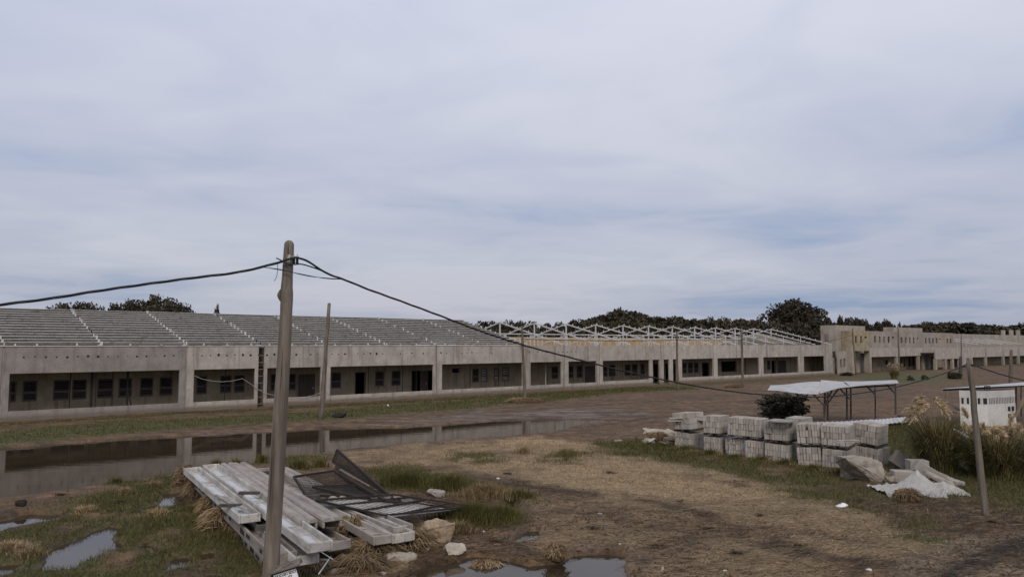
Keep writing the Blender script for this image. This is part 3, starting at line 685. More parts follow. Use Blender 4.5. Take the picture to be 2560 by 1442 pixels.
# foreground pole, 10 m away
PY = 10.0
root = thing('utility_pole', 'tall weathered wooden pole in the foreground carrying a twisted black cable', 'pole', (D(676, 1442, PY).x, PY, 0), 0, GRP)
pp = [(667,1711,21),(672,1560,20.5),(676,1442,20),(683,1330,19.2),(690,1220,18.8),(698,1080,17.8),(705,960,16.8),(712,850,15.6),(715,790,14.8),(716.5,755,15.2),(716.5,735,16.0),(717,718,14.6),(718.5,690,13.3),(720.5,650,12.8),(722,626,12.6),(723,610,12),(724,603,9.5)]
pts = []; rads = []
for i in range(len(pp)-1):
    for k in range(3):
        a = k/3; px, py, pr = [pp[i][j]*(1-a)+pp[i+1][j]*a for j in range(3)]; pts.append(D(px, py, PY)); rads.append(pr/F*PY)
pts.append(D(724.5, 600.5, PY)); rads.append(5.5/F*PY)
sh = MB().tube(pts, rads, 20, .018).build('shaft', M['pole'], root, smooth=True, world=True)
kn = MB().tube([D(716, 752-k*5, PY)+Vector((-.075-.014*math.sin(math.pi*k/6), -.02, 0)) for k in range(7)], [.004, .016, .025, .029, .024, .014, .003], 12, .06).build('knot', M['pole'], root, smooth=True, world=True)
for a, b, dx in (((682,1330),(692,1130),-.035),((700,1000),(709,860),.02),((725,606),(724,650),.0),((689,1440),(700,1240),-.06)):   # drying cracks
    p, q = D(*a, PY-.001), D(*b, PY-.001); off = Vector((dx, -.088, 0))
    MB().tube([p+off, p.lerp(q, .5)+off+Vector((.004, -.004, 0)), q+off], [.001, .005, .001], 5).build('crack', M['hole'], root, world=True)
ins = thing('insulator_rack', 'small steel rack with black spool insulators near top of foreground pole', 'insulator', D(727, 664, PY), 0)
c0 = D(728, 648, PY)
MB().box(c0.x-.03, c0.x+.012, PY-.085, PY-.078, c0.z-.075, c0.z+.06).build('plate', M['bracket'], ins, world=True)
MB().box(c0.x+.0125, c0.x+.13, PY-.09, PY-.07, c0.z+.03, c0.z+.038).box(c0.x+.0125, c0.x+.13, PY-.09, PY-.07, c0.z-.075, c0.z-.067).build('arm', M['bracket'], ins, world=True)
for dx in (.06, .105):
    MB().tube([Vector((c0.x+dx, PY-.08, c0.z+z)) for z in (-.066, -.05, -.035, -.02, -.005, .01, .029)], [.014, .024, .014, .022, .014, .024, .012], 10).build('spool', M['black'], ins, smooth=True, world=True)
    MB().tube([(c0.x+dx, PY-.08, c0.z+.0385), (c0.x+dx, PY-.08, c0.z+.065)], .006, 6).build('bolt', M['bracket'], ins, world=True)
# sign with a little cap on the foreground pole
sg = thing('sign_board', 'small white notice board with black lettering and grey cap on the foreground pole', 'sign', D(706, 1440, PY-.22), 0)
rz_ = math.radians(-12)
sx0, sx1 = D(681, 1442, PY-.2), D(733, 1442, PY-.2)
sz1 = D(681, 1425, PY-.2).z; wS = .31
sgm = Matrix.Translation(D(681, 1429, PY-.2)) @ Matrix.Rotation(math.radians(-0), 4, 'Z') @ Matrix.Rotation(math.radians(-17), 4, 'Y')
def sb(mb, name, m): 
    mb.v = [tuple(sgm @ Vector(v)) for v in mb.v]; return mb.build(name, m, sg, world=True)
sb(MB().box(0, wS, 0, .02, -.34, -.035), 'board', M['whiteplastic'])
sb(MB().box(-.025, 0-.001, -.012, .03, -.36, -.01).box(wS+.001, wS+.025, -.012, .03, -.36, -.01).box(0, wS, -.013, .03, -.034, -.01), 'frame', M['black'])
sb(MB().hexa([(-.045,-.06,-.009),(wS+.06,-.06,-.009),(wS+.06,.12,-.009),(-.045,.12,-.009),(-.045,-.06,.012),(wS+.06,-.06,.012),(wS+.05,.12,.045),(-.035,.12,.045)]), 'cap', M['pole'])
dg = None
for txt, xx, zz, size in (('NUCLEO EDCO', .016, -.083, .043), ('VIA GY', .10, -.128, .043)):
    cu_ = bpy.data.curves.new('lettering', 'FONT'); cu_.body = txt; cu_.size = size; cu_.extrude = .001; cu_.offset = .0012
    tmp = bpy.data.objects.new('tmp', cu_); COL.objects.link(tmp); bpy.context.view_layer.update()
    tme = bpy.data.meshes.new_from_object(tmp.evaluated_get(bpy.context.evaluated_depsgraph_get())); bpy.data.objects.remove(tmp)
    tme.materials.clear(); tme.materials.append(M['black'])
    tme.transform(sgm @ Matrix.Translation((xx, -.0035, zz)) @ Matrix.Rotation(math.pi/2, 4, 'X'))
    lo = bpy.data.objects.new('lettering', tme); COL.objects.link(lo); lo.parent = sg; lo.matrix_parent_inverse = basis(sg).inverted()

pR = pole('utility_pole', 'leaning brown wooden pole standing in front of the pampas grass', (2422, 898), (2466, 1296), None, 15.5, GRP, 'pole')
p2 = pole('utility_pole', 'pale slender pole leaning right beside the ladder slot, nearest the long building', (823, 758), (801, 1047), None, 10, GRP, 'pole')
p3 = pole('utility_pole', 'thin pole rising out of the debris heap by the grass strip', (1305, 815), (1313, 1003), None, 7, GRP)
p4 = pole('utility_pole', 'thin dark pole beside the open doorways of the long building', (1692, 828), (1695, 975), None, 5.5, GRP)
p5 = pole('utility_pole', 'thin pole in front of the long building, next after the doorways', (1854, 822), (1857, 968), None, 5.5, GRP)
p6 = pole('utility_pole', 'far pole standing at the corner of the ochre cantilevered room', (2131, 820), (2140, 936), None, 3.8, GRP)
p7 = pole('utility_pole', 'far pole in front of the narrow upper windows', (2245, 812), (2248, 938), None, 3.8, GRP)
p8 = pole('utility_pole', 'far thin pole between the two-storey block and the wing', (2403, 834), (2404, 935), None, 3, GRP)
p9 = pole('utility_pole', 'stout short pole before the wing openings near right edge', (2528, 874), (2525, 962), None, 8, GRP)
p10 = pole('utility_pole', 'short dark stump of a pole left of the leaning brown pole', (2402, 890), (2400, 944), None, 8, GRP, 'timber_d')
def strand(name, pts, r, label, n=3, turns=3.0, seg_=6):
    # a twisted bundle of n strands along pts
    P = [Vector(p) for p in pts]; dense = []
    for i in range(len(P)-1):
        for k in range(seg_):
            a = k/seg_; p0, p1, p2_, p3_ = P[max(i-1, 0)], P[i], P[i+1], P[min(i+2, len(P)-1)]
            dense.append(.5*((2*p1)+(p2_-p0)*a+(2*p0-5*p1+4*p2_-p3_)*a*a+(3*p1-p0-3*p2_+p3_)*a**3))
    dense.append(P[-1]); mb = MB()
    if n == 1: mb.tube(dense, r, 6)
    else:
        L = 0
        for s in range(n):
            pts_ = []; L = 0
            for i, p in enumerate(dense):
                if i: L += (dense[i]-dense[i-1]).length
                an = L*turns + s*2*math.pi/n; u = (dense[min(i+1, len(dense)-1)]-dense[max(i-1, 0)]).normalized()
                a = u.cross(Vector((0, 0, 1))).normalized(); b = a.cross(u); pts_.append(p + (a*math.cos(an)+b*math.sin(an))*r*.55)
            mb.tube(pts_, r*.55, 5)
    return tag(mb.build(name, M['cable'], smooth=True), label, 'cable')
cl_ = [D(x, y, PY-.13 - max(0, (700-x))/700*1.6) for x, y in ((-120,778),(0,761),(120,746),(240,727),(360,710),(480,694),(580,682),(640,670),(690,657),(720,648),(742,643))]
strand('power_cable', cl_, .017, 'twisted black cable running left from the foreground pole', 3, 6)
# plan line from the foreground pole to the leaning right pole
qa = Vector((c0.x+.1, PY-.1)); qb = Vector((pR[2].x, pR[2].y-.1))
def onplan(px, py):
    r = ray(px, py); dx, dy = qb.x-qa.x, qb.y-qa.y; den = r.x*dy - r.y*dx
    k = (qa.x*dy - qa.y*dx)/den; return EYE + r*k
cr = [onplan(x, y) for x, y in ((742,643),(765,650),(800,672),(830,688),(858,697),(920,722),(1000,751),(1100,788),(1200,826),(1310,862),(1420,891),(1530,919),(1640,944),(1730,962),(1830,977),(1920,986),(2010,991),(2080,989),(2160,980),(2240,966),(2320,945),(2380,925),(2418,908))]
strand('power_cable', cr, .0145, 'long black cable sagging from the foreground pole to the leaning brown pole', 3, 6)
lw = [onplan(x, y) for x, y in ((858,697),(820,695),(780,690),(745,683))] + [D(x, y, PY-.13) for x, y in ((725,678),(700,673),(660,667))]
strand('tie_wire', lw, .008, 'lower thin black wire looped past the foreground pole top', 2, 9)
strand('tie_wire', [onplan(850, 696), onplan(800, 674), onplan(757, 660)] + [D(x, y, PY-.14) for x, y in ((735,660),(715,656),(703,650),(691,644))], .009, 'upper black wire end poking left over the foreground pole', 1)
strand('tie_wire', [D(x, y, PY-.13) for x, y in ((694,658),(694,675),(691,692),(685,702))], .004, 'short loose wire end dangling left of the foreground pole', 1)
def sag(a, b, s, n=14): return [a.lerp(b, i/n) - Vector((0, 0, s*4*(i/n)*(1-i/n))) for i in range(n+1)]
h3, h4, h5, h6 = [Vector((p[2].x, p[2].y-.12, z)) for p, z in ((p3, 5.02), (p4, 5.02), (p5, 5.05), (p6, 6.0))]
strand('power_cable', sag(h3, h4, .12), .028, 'thin dark cable between the debris pole and the doorway pole', 1)
strand('power_cable', sag(h4, h5, .05), .028, 'thin dark cable between the doorway pole and the next one', 1)
strand('power_cable', sag(h5, h6, .9), .028, 'thin dark cable dipping toward the ochre cantilevered room', 1)
e0 = Vector((pR[2].x, pR[2].y-.1, pR[2].z-.12))
strand('power_cable', sag(e0, e0+Vector((7.5, 3.2, -.75)), .35), .016, 'black cable leaving the leaning brown pole to the right', 3, 6)

# ------------------------------------------------------------------ trees
def crown_mesh(name, seed, m, clumps=70, leaves=42, leaf=.055, flat=.75, low=.06):
    r = np.random.default_rng(seed); C = []
    for i in range(clumps):
        a = r.uniform(0, 2*np.pi); u = r.uniform(-.55, 1); k = r.uniform(.45, 1.0)**.6
        rad = math.sqrt(max(0, 1-u*u))*(.85+.3*math.sin(3*a+seed))*(.9+.2*math.sin(5*a+2*seed))
        C.append((rad*math.cos(a)*k*.5, rad*math.sin(a)*k*.5, low+(1-low)*(.42+.52*u*k*flat/.75*.98)))
    C = np.array(C); V = []
    for c in C:
        s = r.uniform(.09, .17); p = r.normal(0, 1, (leaves, 3)); p /= np.linalg.norm(p, axis=1)[:, None]
        p *= (r.uniform(.3, 1, (leaves, 1))**.5)*s; p[:, 2] *= .62; p += c
        a = r.normal(0, 1, (leaves, 3)); a /= np.linalg.norm(a, axis=1)[:, None]
        b = np.cross(a, r.normal(0, 1, (leaves, 3))); b /= np.linalg.norm(b, axis=1)[:, None]
        L = leaf*r.uniform(.5, 1.2, (leaves, 1)); a *= L; b *= L*.6
        V.append(np.stack([p-a, p-b, p+a, p+b], 1).reshape(-1, 3))
    V = np.concatenate(V); return fastmesh(name, V, len(V)//4, 4, m)
def trunk_mesh(seed, m):
    r = random.Random(seed); mb = MB()
    mb.tube([(0, 0, -.05), (.01, 0, .15), (r.uniform(-.03, .03), .01, .35), (r.uniform(-.04, .04), 0, .6)], [.035, .028, .022, .012], 7)
    for i in range(5):
        a = r.uniform(0, 6.28); z = r.uniform(.2, .45); mb.tube([(0, 0, z), (.13*math.cos(a), .13*math.sin(a), z+.14), (.28*math.cos(a), .28*math.sin(a), z+.28)], [.014, .01, .004], 5)
    return mb.mesh('trunk', m)
CR = [crown_mesh('crown', 40+i, M['leaf_far'], 80, 46, .05) for i in range(5)]
CRH = [crown_mesh('crown', 60+i, M['leaf_hill'], 70, 46, .055, low=.0) for i in range(3)]
CRF = crown_mesh('crown', 93, M['leaf_far'], 170, 60, .026, low=.0)
CRB = crown_mesh('crown', 91, M['leaf_far'], 260, 80, .028, low=.0)
TRK = [trunk_mesh(i, M['bark']) for i in range(3)]
tree_n = 0
def tree(px, pytop, y, wpx, label, group, crown=None, hill=False, zbase=None):
    global tree_n; tree_n += 1
    top = D(px, pytop, y); zb = hz(top.x, y) if zbase is None else zbase
    h = max(1.5, top.z - zb)*1.06; wd = wpx/F*y*1.15
    r = thing('tree', label, 'tree', (top.x, y, zb-.1), 0, group); 
    c = crown or (CRH if hill else CR)[tree_n % (3 if hill else 5)]
    a = R(0, 6.28)
    inst(TRK[tree_n % 3], 'trunk', r, (0, 0, 0), (0, 0, a), (wd*.6, wd*.6, h)); inst(c, 'crown', r, (0, 0, 0), (0, 0, a), (wd*1.05, wd*1.05, h*1.04))
    return r
def place(px): # words that place a tree by what one can find below it
    if px < 260: return 'leftmost low clump above the purlin roof'
    if px < 600: return 'above the purlin roof'
    if px < 1440: return 'behind the first bare trusses'
    if px < 1720: return 'on the wooded rise behind the trusses'
    if px < 1900: return 'between the wooded rise and the giant tree'
    if px < 2060: return 'under the giant tree'
    if px < 2230: return 'behind the tower of the two-storey block'
    return 'on the far wooded ridge at right'
seen = {}
ords = ['first', 'second', 'third', 'fourth', 'fifth', 'sixth', 'seventh', 'eighth', 'ninth', 'tenth', 'eleventh', 'twelfth', 'thirteenth', 'fourteenth', 'fifteenth', 'sixteenth', 'seventeenth', 'eighteenth', 'nineteenth', 'twentieth', 'twenty-first', 'twenty-second', 'twenty-third', 'twenty-fourth']
def T_(px, py, y, w_, desc, hill=False, fine=False):
    pl_ = place(px); k = seen.get(pl_, 0); seen[pl_] = k+1
    tree(px, py, y, w_, f'{desc} tree {pl_}, {ords[k]} from left', 'trees of the skyline', CRF if fine else None, hill)
for px, py, w_ in ((150,765,95),(190,762,95),(230,764,90),(290,766,80),(325,757,90),(352,759,90),(392,747,105),(425,753,95),(455,764,80),(543,768,22)):
    T_(px, py, 130, w_*1.2, 'small dark' if w_ < 45 else 'dark rounded', fine=True)
sky_prof = [(1205,809),(1235,807),(1262,806),(1290,806),(1300,810),(1330,809),(1365,812),(1400,810),(1430,801),(1452,803),(1470,806)]
for px, py in sky_prof: T_(px, py-1, 200, R(50, 75), 'low dark')
for px, py in ((1488,797),(1512,788),(1535,780),(1552,779),(1575,784),(1600,789),(1622,794),(1648,794),(1672,803),(1695,797),(1718,803)):
    T_(px, py-3, R(212, 222), R(70, 90), 'dark crowned'); 
for px, py in ((1470,812),(1500,806),(1530,801),(1560,802),(1590,804),(1620,807),(1650,810),(1690,812)):
    T_(px, py, 196, 60, 'olive shrubby', True)
for px, py in ((1730,800),(1752,802),(1765,796),(1790,800),(1812,797),(1838,802),(1862,800),(1888,797)): T_(px, py, R(196, 210), R(52, 72), 'dark ragged')
tree(1977, 757, 200, 128, 'giant dark spreading tree towering over the skyline', 'trees of the skyline', CRB)
for px, py in ((1905,812),(1940,808),(2000,806),(2045,800)): T_(px, py, 185, 60, 'low dark')
for px, py in ((2072,793),(2098,795),(2122,798),(2145,797),(2165,801),(2190,804),(2210,803),(2222,806)): T_(px, py, R(205, 215), R(36, 52), 'dark ragged')
T_(2248, 808, 190, 12, 'tiny round')
for i in range(22):
    px = 2275 + i*16; py = 808 + (5 if px > 2430 else 0) + (6 if px < 2305 else 0) + R(-2, 2)
    T_(px, py, R(225, 250), R(60, 85), 'olive ridge', i % 2 == 0)
# bush beside the open shelter
def bush(name, px, py, wpx, hpx, label, crown, cat='bush', group=None):
    b = G(px, py); wd = wpx/F*b.y; h = hpx/F*b.y
    r = thing(name, label, cat, (b.x, b.y, hz(b.x, b.y)-.05), 0, group)
    inst(TRK[0], 'stem', r, (0, 0, 0), (0, 0, 0), (wd*.5, wd*.5, h*.8)); inst(crown, 'crown', r, (0, 0, -h*.02), (0, 0, R(0, 6)), (wd, wd, h))
CB = crown_mesh('crown', 120, M['leaf_bush'], 90, 60, .035, low=-.1); CG = crown_mesh('crown', 121, M['leaf_green'], 50, 40, .05, low=-.1)
bush('bush', 1958, 1046, 125, 78, 'dense dark bush under the left end of the open shelter', CB)
bush('bush', 2275, 950, 20, 15, 'small bright green shrub, left of a pair in the far yard', CG)
bush('bush', 2312, 948, 18, 14, 'small bright green shrub, right of a pair in the far yard', CG)
bush('bush', 2385, 946, 36, 22, 'brownish shrub near the dark pole stump', CB)
bush('bush', 2118, 938, 34, 12, 'low brown scrub at the corner of the two-storey block', CB)

# ------------------------------------------------------------------ open shelters, fallen roofing, cabin
def sheet_obj(name, parent, corners, m, waves=10, amp=.02, thick=.006, warp=.05, seed=1, nu=None):
    a, b, c, d = [Vector(p) for p in corners]   # a-b front edge, d-c back edge; corrugations run front to back
    nrm = (b-a).cross(d-a).normalized(); nrm = nrm if nrm.z > 0 else -nrm
    def fn(u, v):
        p = a.lerp(b, u).lerp(d.lerp(c, u), v)
        return p + nrm*(amp*math.sin(u*waves*2*math.pi) + warp*math.sin(u*5+seed)*math.sin(v*3+seed*2))
    nu = nu or waves*4
    mb = MB(); mb.grid(fn, nu, 6); n = len(mb.v); off = nrm*thick
    top = list(mb.v); mb2 = MB(); mb2.grid(lambda u, v: fn(u, v)-off, nu, 6)
    mb.v += mb2.v; mb.f += [tuple(n+i for i in reversed(f)) for f in mb2.f]
    return mb.build(name, m, parent, smooth=True, world=parent is not None)
sh1 = thing('open_shelter', 'open shelter with warped white sheet roof on thin timber posts', 'shelter', G(2090, 1056), 0)
c1 = [D(1918,976,40.6), D(2046,983,40.8), D(2062,953,44.6), D(1926,960,44.4)]
c2 = [D(2049,982,40.9), D(2128,966,41.5), D(2200,956,44.8), D(2052,951,44.7)]
c3 = [D(2126,968,41.6), D(2247,958,43.6), D(2240,952,45.2), D(2110,954,44.5)]
for i, c in enumerate((c1, c2, c3)):
    if i: c = [p+Vector((0, 0, .03*i)) for p in c]
    sheet_obj('roof_sheet', sh1, c, M['sheet_w'], 26, .010, .008, .05, i+1)
def post(root, px, ytop, ybot, m='timber_d', d=.11):
    b = G(px, ybot); t = D(px+R(-1, 1), ytop, b.y); return MB().tube([b-Vector((0, 0, .2)), b.lerp(t, .5)+Vector((R(-.02, .02), 0, 0)), t], [d/2, d/2, d/2.3], 7, .05).build('post', M[m], root, world=True)
for px, y0, y1, m_, d_ in ((2063,981,1058,'timber',.16),(2069,980,1056,'timber_d',.1),(2006,982,1044,'timber_d',.1),(2117,968,1052,'timber_d',.1),(2127,966,1050,'timber_d',.1),(2188,960,1047,'timber_d',.09),(2239,957,1036,'timber_d',.12)):
    post(sh1, px, y0, y1, m_, d_)
for a, b, y in (((1988,978),(2006,1002),43),((2024,978),(2006,1002),43),((2030,980),(2062,1015),41.5),((2098,968),(2126,998),42.5),((2064,1008),(2080,975),42),((2216,960),(2240,985),44.5),((2165,962),(2188,985),43.5),((2096,970),(2066,1012),42.2)):
    MB().beam(D(*a, y), D(*b, y), .07, .07).build('brace', M['timber_d'], sh1, world=True)
MB().beam(D(1940, 976, 42), D(2236, 962, 44), .07, .09).build('roof_beam', M['timber_d'], sh1, world=True)
fs = thing('roof_panel', 'long grey corrugated roof panel lying low behind the block stacks', 'roof panel', G(2140, 1066), 0)
sheet_obj('sheet', fs, [G(1985,1068,.35), G(2150,1068,.28), G(2185,1047,.40), G(2015,1055,.45)], M['sheet'], 14, .02, .03, .03, 2)
sheet_obj('sheet', fs, [G(2140,1069,.26), G(2298,1047,.30), G(2286,1039,.42), G(2160,1049,.44)], M['sheet'], 14, .02, .03, .03, 3)
for px, py in ((2040,1064),(2170,1062),(2262,1048)): b = G(px, py); MB().box(b.x-.3, b.x+.3, b.y-.2, b.y+.3, -.05, .25).build('support', M['timber_d'], fs, world=True)
sh2 = thing('open_shelter', 'slim lean-to shelter roof over the white cabin at right edge', 'shelter', G(2400, 1046), 0)
sheet_obj('roof_sheet', sh2, [D(2352,972,42.8), D(2640,957,42), D(2640,949,45.5), D(2372,968,45.5)], M['sheet_w'], 40, .008, .02, .02, 1)
for px, y0, y1, m_, d_ in ((2366,972,1043,'timber',.13),(2540,962,1048,'timber',.13),(2553,960,1042,'timber_d',.09)): post(sh2, px, y0, y1, m_, d_)
MB().beam(D(2362,1000,42.6), D(2432,1046,41.5), .12, .12).build('brace', M['timber'], sh2, world=True)
MB().beam(D(2563,985,41.5), D(2538,1040,41.5), .12, .12).build('brace', M['timber'], sh2, world=True)
MB().beam(D(2358,974,43), D(2620,960,43), .08, .08).build('roof_beam', M['timber_d'], sh2, world=True)
# white cabin
ca = G(2475, 1068); ca.z = 0
cb = thing('site_cabin', 'small white cabin with a slatted window band and flat dark roof', 'cabin', ca, 0)
lf, rt = (G(2406, 1062)-ca), (G(2546, 1060)-ca); lf.z = rt.z = 0
lf = Vector((-.97, .24, 0))*1.45; rt = Vector((.90, .43, 0)).normalized()*2.4
hC = 2.02
def cface(o, u, a0, a1, z0, z1, d0, d1, name, m, parent=None):
    nn = Vector((u.y, -u.x, 0)).normalized()
    if nn.y > 0: nn = -nn
    P = lambda a, z, dd: o + u*a + nn*dd + Vector((0, 0, z))
    mb = MB().hexa([P(a0,z0,d0), P(a1,z0,d0), P(a1,z0,d1), P(a0,z0,d1), P(a0,z1,d0), P(a1,z1,d0), P(a1,z1,d1), P(a0,z1,d1)])
    x = mb.build(name, M[m], parent or cb, world=parent is None)
    if parent is not None: x.matrix_parent_inverse = basis(cb).inverted()
    return x
o0 = Vector((0, 0, 0)) + ca
def quadprism(z0, z1, k=1.0, name='body', m='plaster'):
    pts = [o0, o0+rt, o0+rt+lf, o0+lf]; cc = sum(pts, Vector())/4; pts = [cc+(p-cc)*k for p in pts]
    return MB().hexa([p+Vector((0, 0, z0)) for p in pts]+[p+Vector((0, 0, z1)) for p in pts]).build(name, M[m], cb, world=True)
quadprism(-.1, 1.28); quadprism(1.28, 1.62, .93, 'window_band', 'winvoid'); quadprism(1.62, hC, 1.0, 'parapet'); quadprism(hC+.003, hC+.03, .9, 'roof', 'black')
for i in range(6):
    a = .0+i*.188; cface(o0, lf, a, a+(.10 if i not in (0, 5) else .05), 1.281, 1.619, -.06, 0-.003, 'mullion', 'plaster')
for i in range(17): cface(o0, rt, i*.0605, i*.0605+.024, 1.281, 1.619, -.06, -.003, 'mullion', 'plaster')
cface(o0, lf, .05, .93, .12, 1.16, .003, .02, 'white_board', 'plaster_w')
for a in (.70, .84): cface(o0, rt, a, a+.09, .85, 1.1, .003, .02, 'small_window', 'winvoid'); cface(o0, rt, a, a+.09, .5, .7, .003, .02, 'small_window', 'winvoid')
MB().tube([o0+rt*.3+lf*.4+Vector((0, 0, hC+.03)), o0+rt*.3+lf*.4+Vector((0, 0, hC+.22)), o0+rt*.5+lf*.4+Vector((0, 0, hC+.22)), o0+rt*.5+lf*.4+Vector((0, 0, hC+.03))], .03, 6).build('roof_handle', M['black'], cb, world=True)

# ------------------------------------------------------------------ block stacks
BW, BL, BH = .105, .50, .232
blk = MB().box(-BW/2+.006, BW/2-.006, -BL/2+.006, BL/2-.006, .003, BH-.003).mesh('block', M['block'])
pal = MB()
for x in (-.46, 0, .46): pal.box(x-.05, x+.05, -.5, .5, 0, .07)
for y in (-.44, -.15, .15, .44): pal.box(-.52, .52, y-.05, y+.05, .07, .09)
pal_me = pal.mesh('pallet', M['timber_d'])
def stack(label, px, py, rz, z0=0.0, nx=10, ny=2, nz=4, tilt=(0, 0), skew=0.0, dxy=(0, 0), loose=.0):
    tilt = (tilt[0]+R(-.02, .02), tilt[1]*1.2+R(-.025, .025)); loose = R(.0, .10) if z0 > 0 else 0
    b = G(px, py); loc = Vector((b.x+dxy[0], b.y+dxy[1], z0 - (.05 if z0 == 0 else 0)))
    r = thing('block_stack', label, 'block stack', loc, 0, 'pallets of concrete blocks', (tilt[0], tilt[1], rz))
    inst(pal_me, 'pallet', r, (0, 0, 0), (0, 0, 0), (nx*BW/1.04, ny*BL/1.0, 1))
    for k in range(nz):
        flip = False
        for i in range(nx):
            for j in range(ny):
                if 0 < i < nx-1 and 0 < j < ny-1 and k < nz-1: continue
                if k == nz-1 and rnd.random() < loose: continue
                x = (i-(nx-1)/2)*BW + skew*k*.05; y = (j-(ny-1)/2)*BL
                inst(blk, 'block', r, (x+R(-.007, .007), y+R(-.03, .03), .092+k*(BH+.003)), (0, 0, R(-.03, .03)))
    return r
HH = .09 + 3*(BH+.003) + .004
AN = math.radians(-28)
def pair(px, py, nx, lab, tl=(0, 0), tu=(0, 0), rz=AN, ny=2, up=True, du=(0, 0), sk=0, nz=3):
    stack('lower '+lab, px, py, rz, 0, nx, ny, 3, tl)
    if up: stack('upper '+lab, px, py, rz, HH+.01, nx, ny, nz, tu, sk, du)
RZ_ = math.radians(-43)
pair(1726, 1121, 9, 'block stack at the left end of the row, bulging left', (0, .03), (0, -.05), RZ_-.12, du=(-.04, 0))
pair(1793, 1133, 7, 'narrow block stack, second from the left', (0, -.02), (0, 0), RZ_+.05)
stack('lower block stack under the left half of the wide third stack', 1850, 1138, RZ_+.15, 0, 8, 2, 3, (0, -.03))
stack('lower block stack under the right half of the wide third stack', 1895, 1146, RZ_+.15, 0, 7, 2, 3, (0, .02))
stack('upper wide block stack spanning two pallets, third from the left', 1872, 1142, RZ_+.15, HH+.02, 13, 2, 3, (.0, .035), 0, (0, 0))
pair(1955, 1154, 9, 'tall block stack in the middle with a pale slab on top', (0, .02), (0, -.02), RZ_, 2)
pair(2000, 1140, 7, 'block stack half hidden behind the middle stack', (0, 0), (0, .02), RZ_, 2)
pair(2030, 1163, 8, 'block stack just right of the dark gap', (0, -.06), (0, -.04), RZ_+.25, 2)
pair(2098, 1170, 9, 'front block stack with two boards poking out', (0, .01), (0, .02), RZ_+.08, 2)
pair(2176, 1163, 9, 'block stack at the right end of the row, leaning right', (0, .05), (0, .08), RZ_-.05, 2)
for px, py, z, lab, rz in ((1690,1044,1.72,'thin slab poking left from top of the first stack',.1),(1686,1050,1.5,'thin slab poking left below the top of the first stack',.05),(1822,1053,1.45,'thin slab poking right from the second stack',-.1),(1760,1048,1.5,'thin slab poking left from the second stack',.0)):
    b = D(px, py, G(px, 1122).y-.15); z = b.z
    MBo = MB().box(b.x-.3, b.x+.3, b.y-.1, b.y+.12, z-.02, z+.02).build('loose_slab', M['beam']); tag(MBo, lab, 'slab')
c = G(1952, 1052, 2*HH+.03); tag(MB().hexa([(c.x-.55,c.y-.0,c.z),(c.x+.1,c.y-.6,c.z),(c.x+.6,c.y+.05,c.z),(c.x-.05,c.y+.55,c.z),(c.x-.55,c.y-.0,c.z+.05),(c.x+.1,c.y-.6,c.z+.05),(c.x+.6,c.y+.05,c.z+.05),(c.x-.05,c.y+.55,c.z+.06)]).build('cover_slab', M['beam']), 'pale slab capping the middle block stack', 'slab')
b = D(2116, 1104, 26.45)
r = thing('plank_pair', 'two pale boards jutting from the corner of the front stack', 'boards', b, math.radians(12))
MB().box(-.45, .45, -.1, .1, 0, .03).build('board', M['beam'], r); MB().box(-.35, .5, -.08, .14, .04, .07).build('board', M['beam'], r)
p_, q_ = G(1822, 1145), G(1830, 1090, 1.1); q_.y = p_.y+.25
tag(MB().tube([p_, D(1829, 1098, p_.y+.02)], .022, 6).build('leaning_pipe', M['bracket']), 'thin pale pipe leaning between the second and third stacks', 'pipe')

# ------------------------------------------------------------------ rubble pieces
def chunk_mb(size, seed, sharp=.25, n=10, sub=3):
    r = random.Random(seed); import bmesh
    bm = bmesh.new(); pts = []
    for i in range(n+8):
        v = Vector((r.uniform(-1, 1), r.uniform(-1, 1), r.uniform(-1, 1)))
        k = max(abs(v.x), abs(v.y), abs(v.z)); v = v/k if r.random() < .7 else v
        bm.verts.new((v.x*size[0]/2, v.y*size[1]/2, v.z*size[2]/2 + size[2]/2))
    g = bmesh.ops.convex_hull(bm, input=bm.verts)
    bmesh.ops.delete(bm, geom=[x for x in g['geom_interior'] if isinstance(x, bmesh.types.BMVert)], context='VERTS')
    bm.verts.index_update(); mb = MB(); mb.v = [tuple(v.co) for v in bm.verts]; mb.f = [tuple(v.index for v in f.verts) for f in bm.faces]; bm.free(); return mb
def chunk(px, py, wpx, hpx, label, m='chunk', rot=(0, 0, 0), flat=None, seed=None, name='concrete_chunk', cat='rubble', z=None):
    b = G(px, py); s = b.y/F; seed = seed or int(px*3+py)
    me_ = chunk_mb((wpx*s, wpx*s*(flat or .7), hpx*s*1.05), seed).mesh(name, M[m])
    o = bpy.data.objects.new(name, me_); COL.objects.link(o); o.location = (b.x, b.y, (hz(b.x, b.y)-.03) if z is None else z); o.rotation_euler = rot
    sbm = o.modifiers.new('sub', 'SUBSURF'); sbm.subdivision_type = 'SIMPLE'; sbm.levels = sbm.render_levels = 3
    for k_, (sz, st_) in enumerate(((.35, .30), (.10, .12))):
        tx = bpy.data.textures.get('break%d' % k_) or bpy.data.textures.new('break%d' % k_, 'CLOUDS'); tx.noise_scale = sz; tx.noise_depth = 2
        dm = o.modifiers.new('break', 'DISPLACE'); dm.texture = tx; dm.texture_coords = 'GLOBAL'; dm.strength = st_*min(.6, hpx*s*1.2); dm.mid_level = .5
    return tag(o, label, cat)
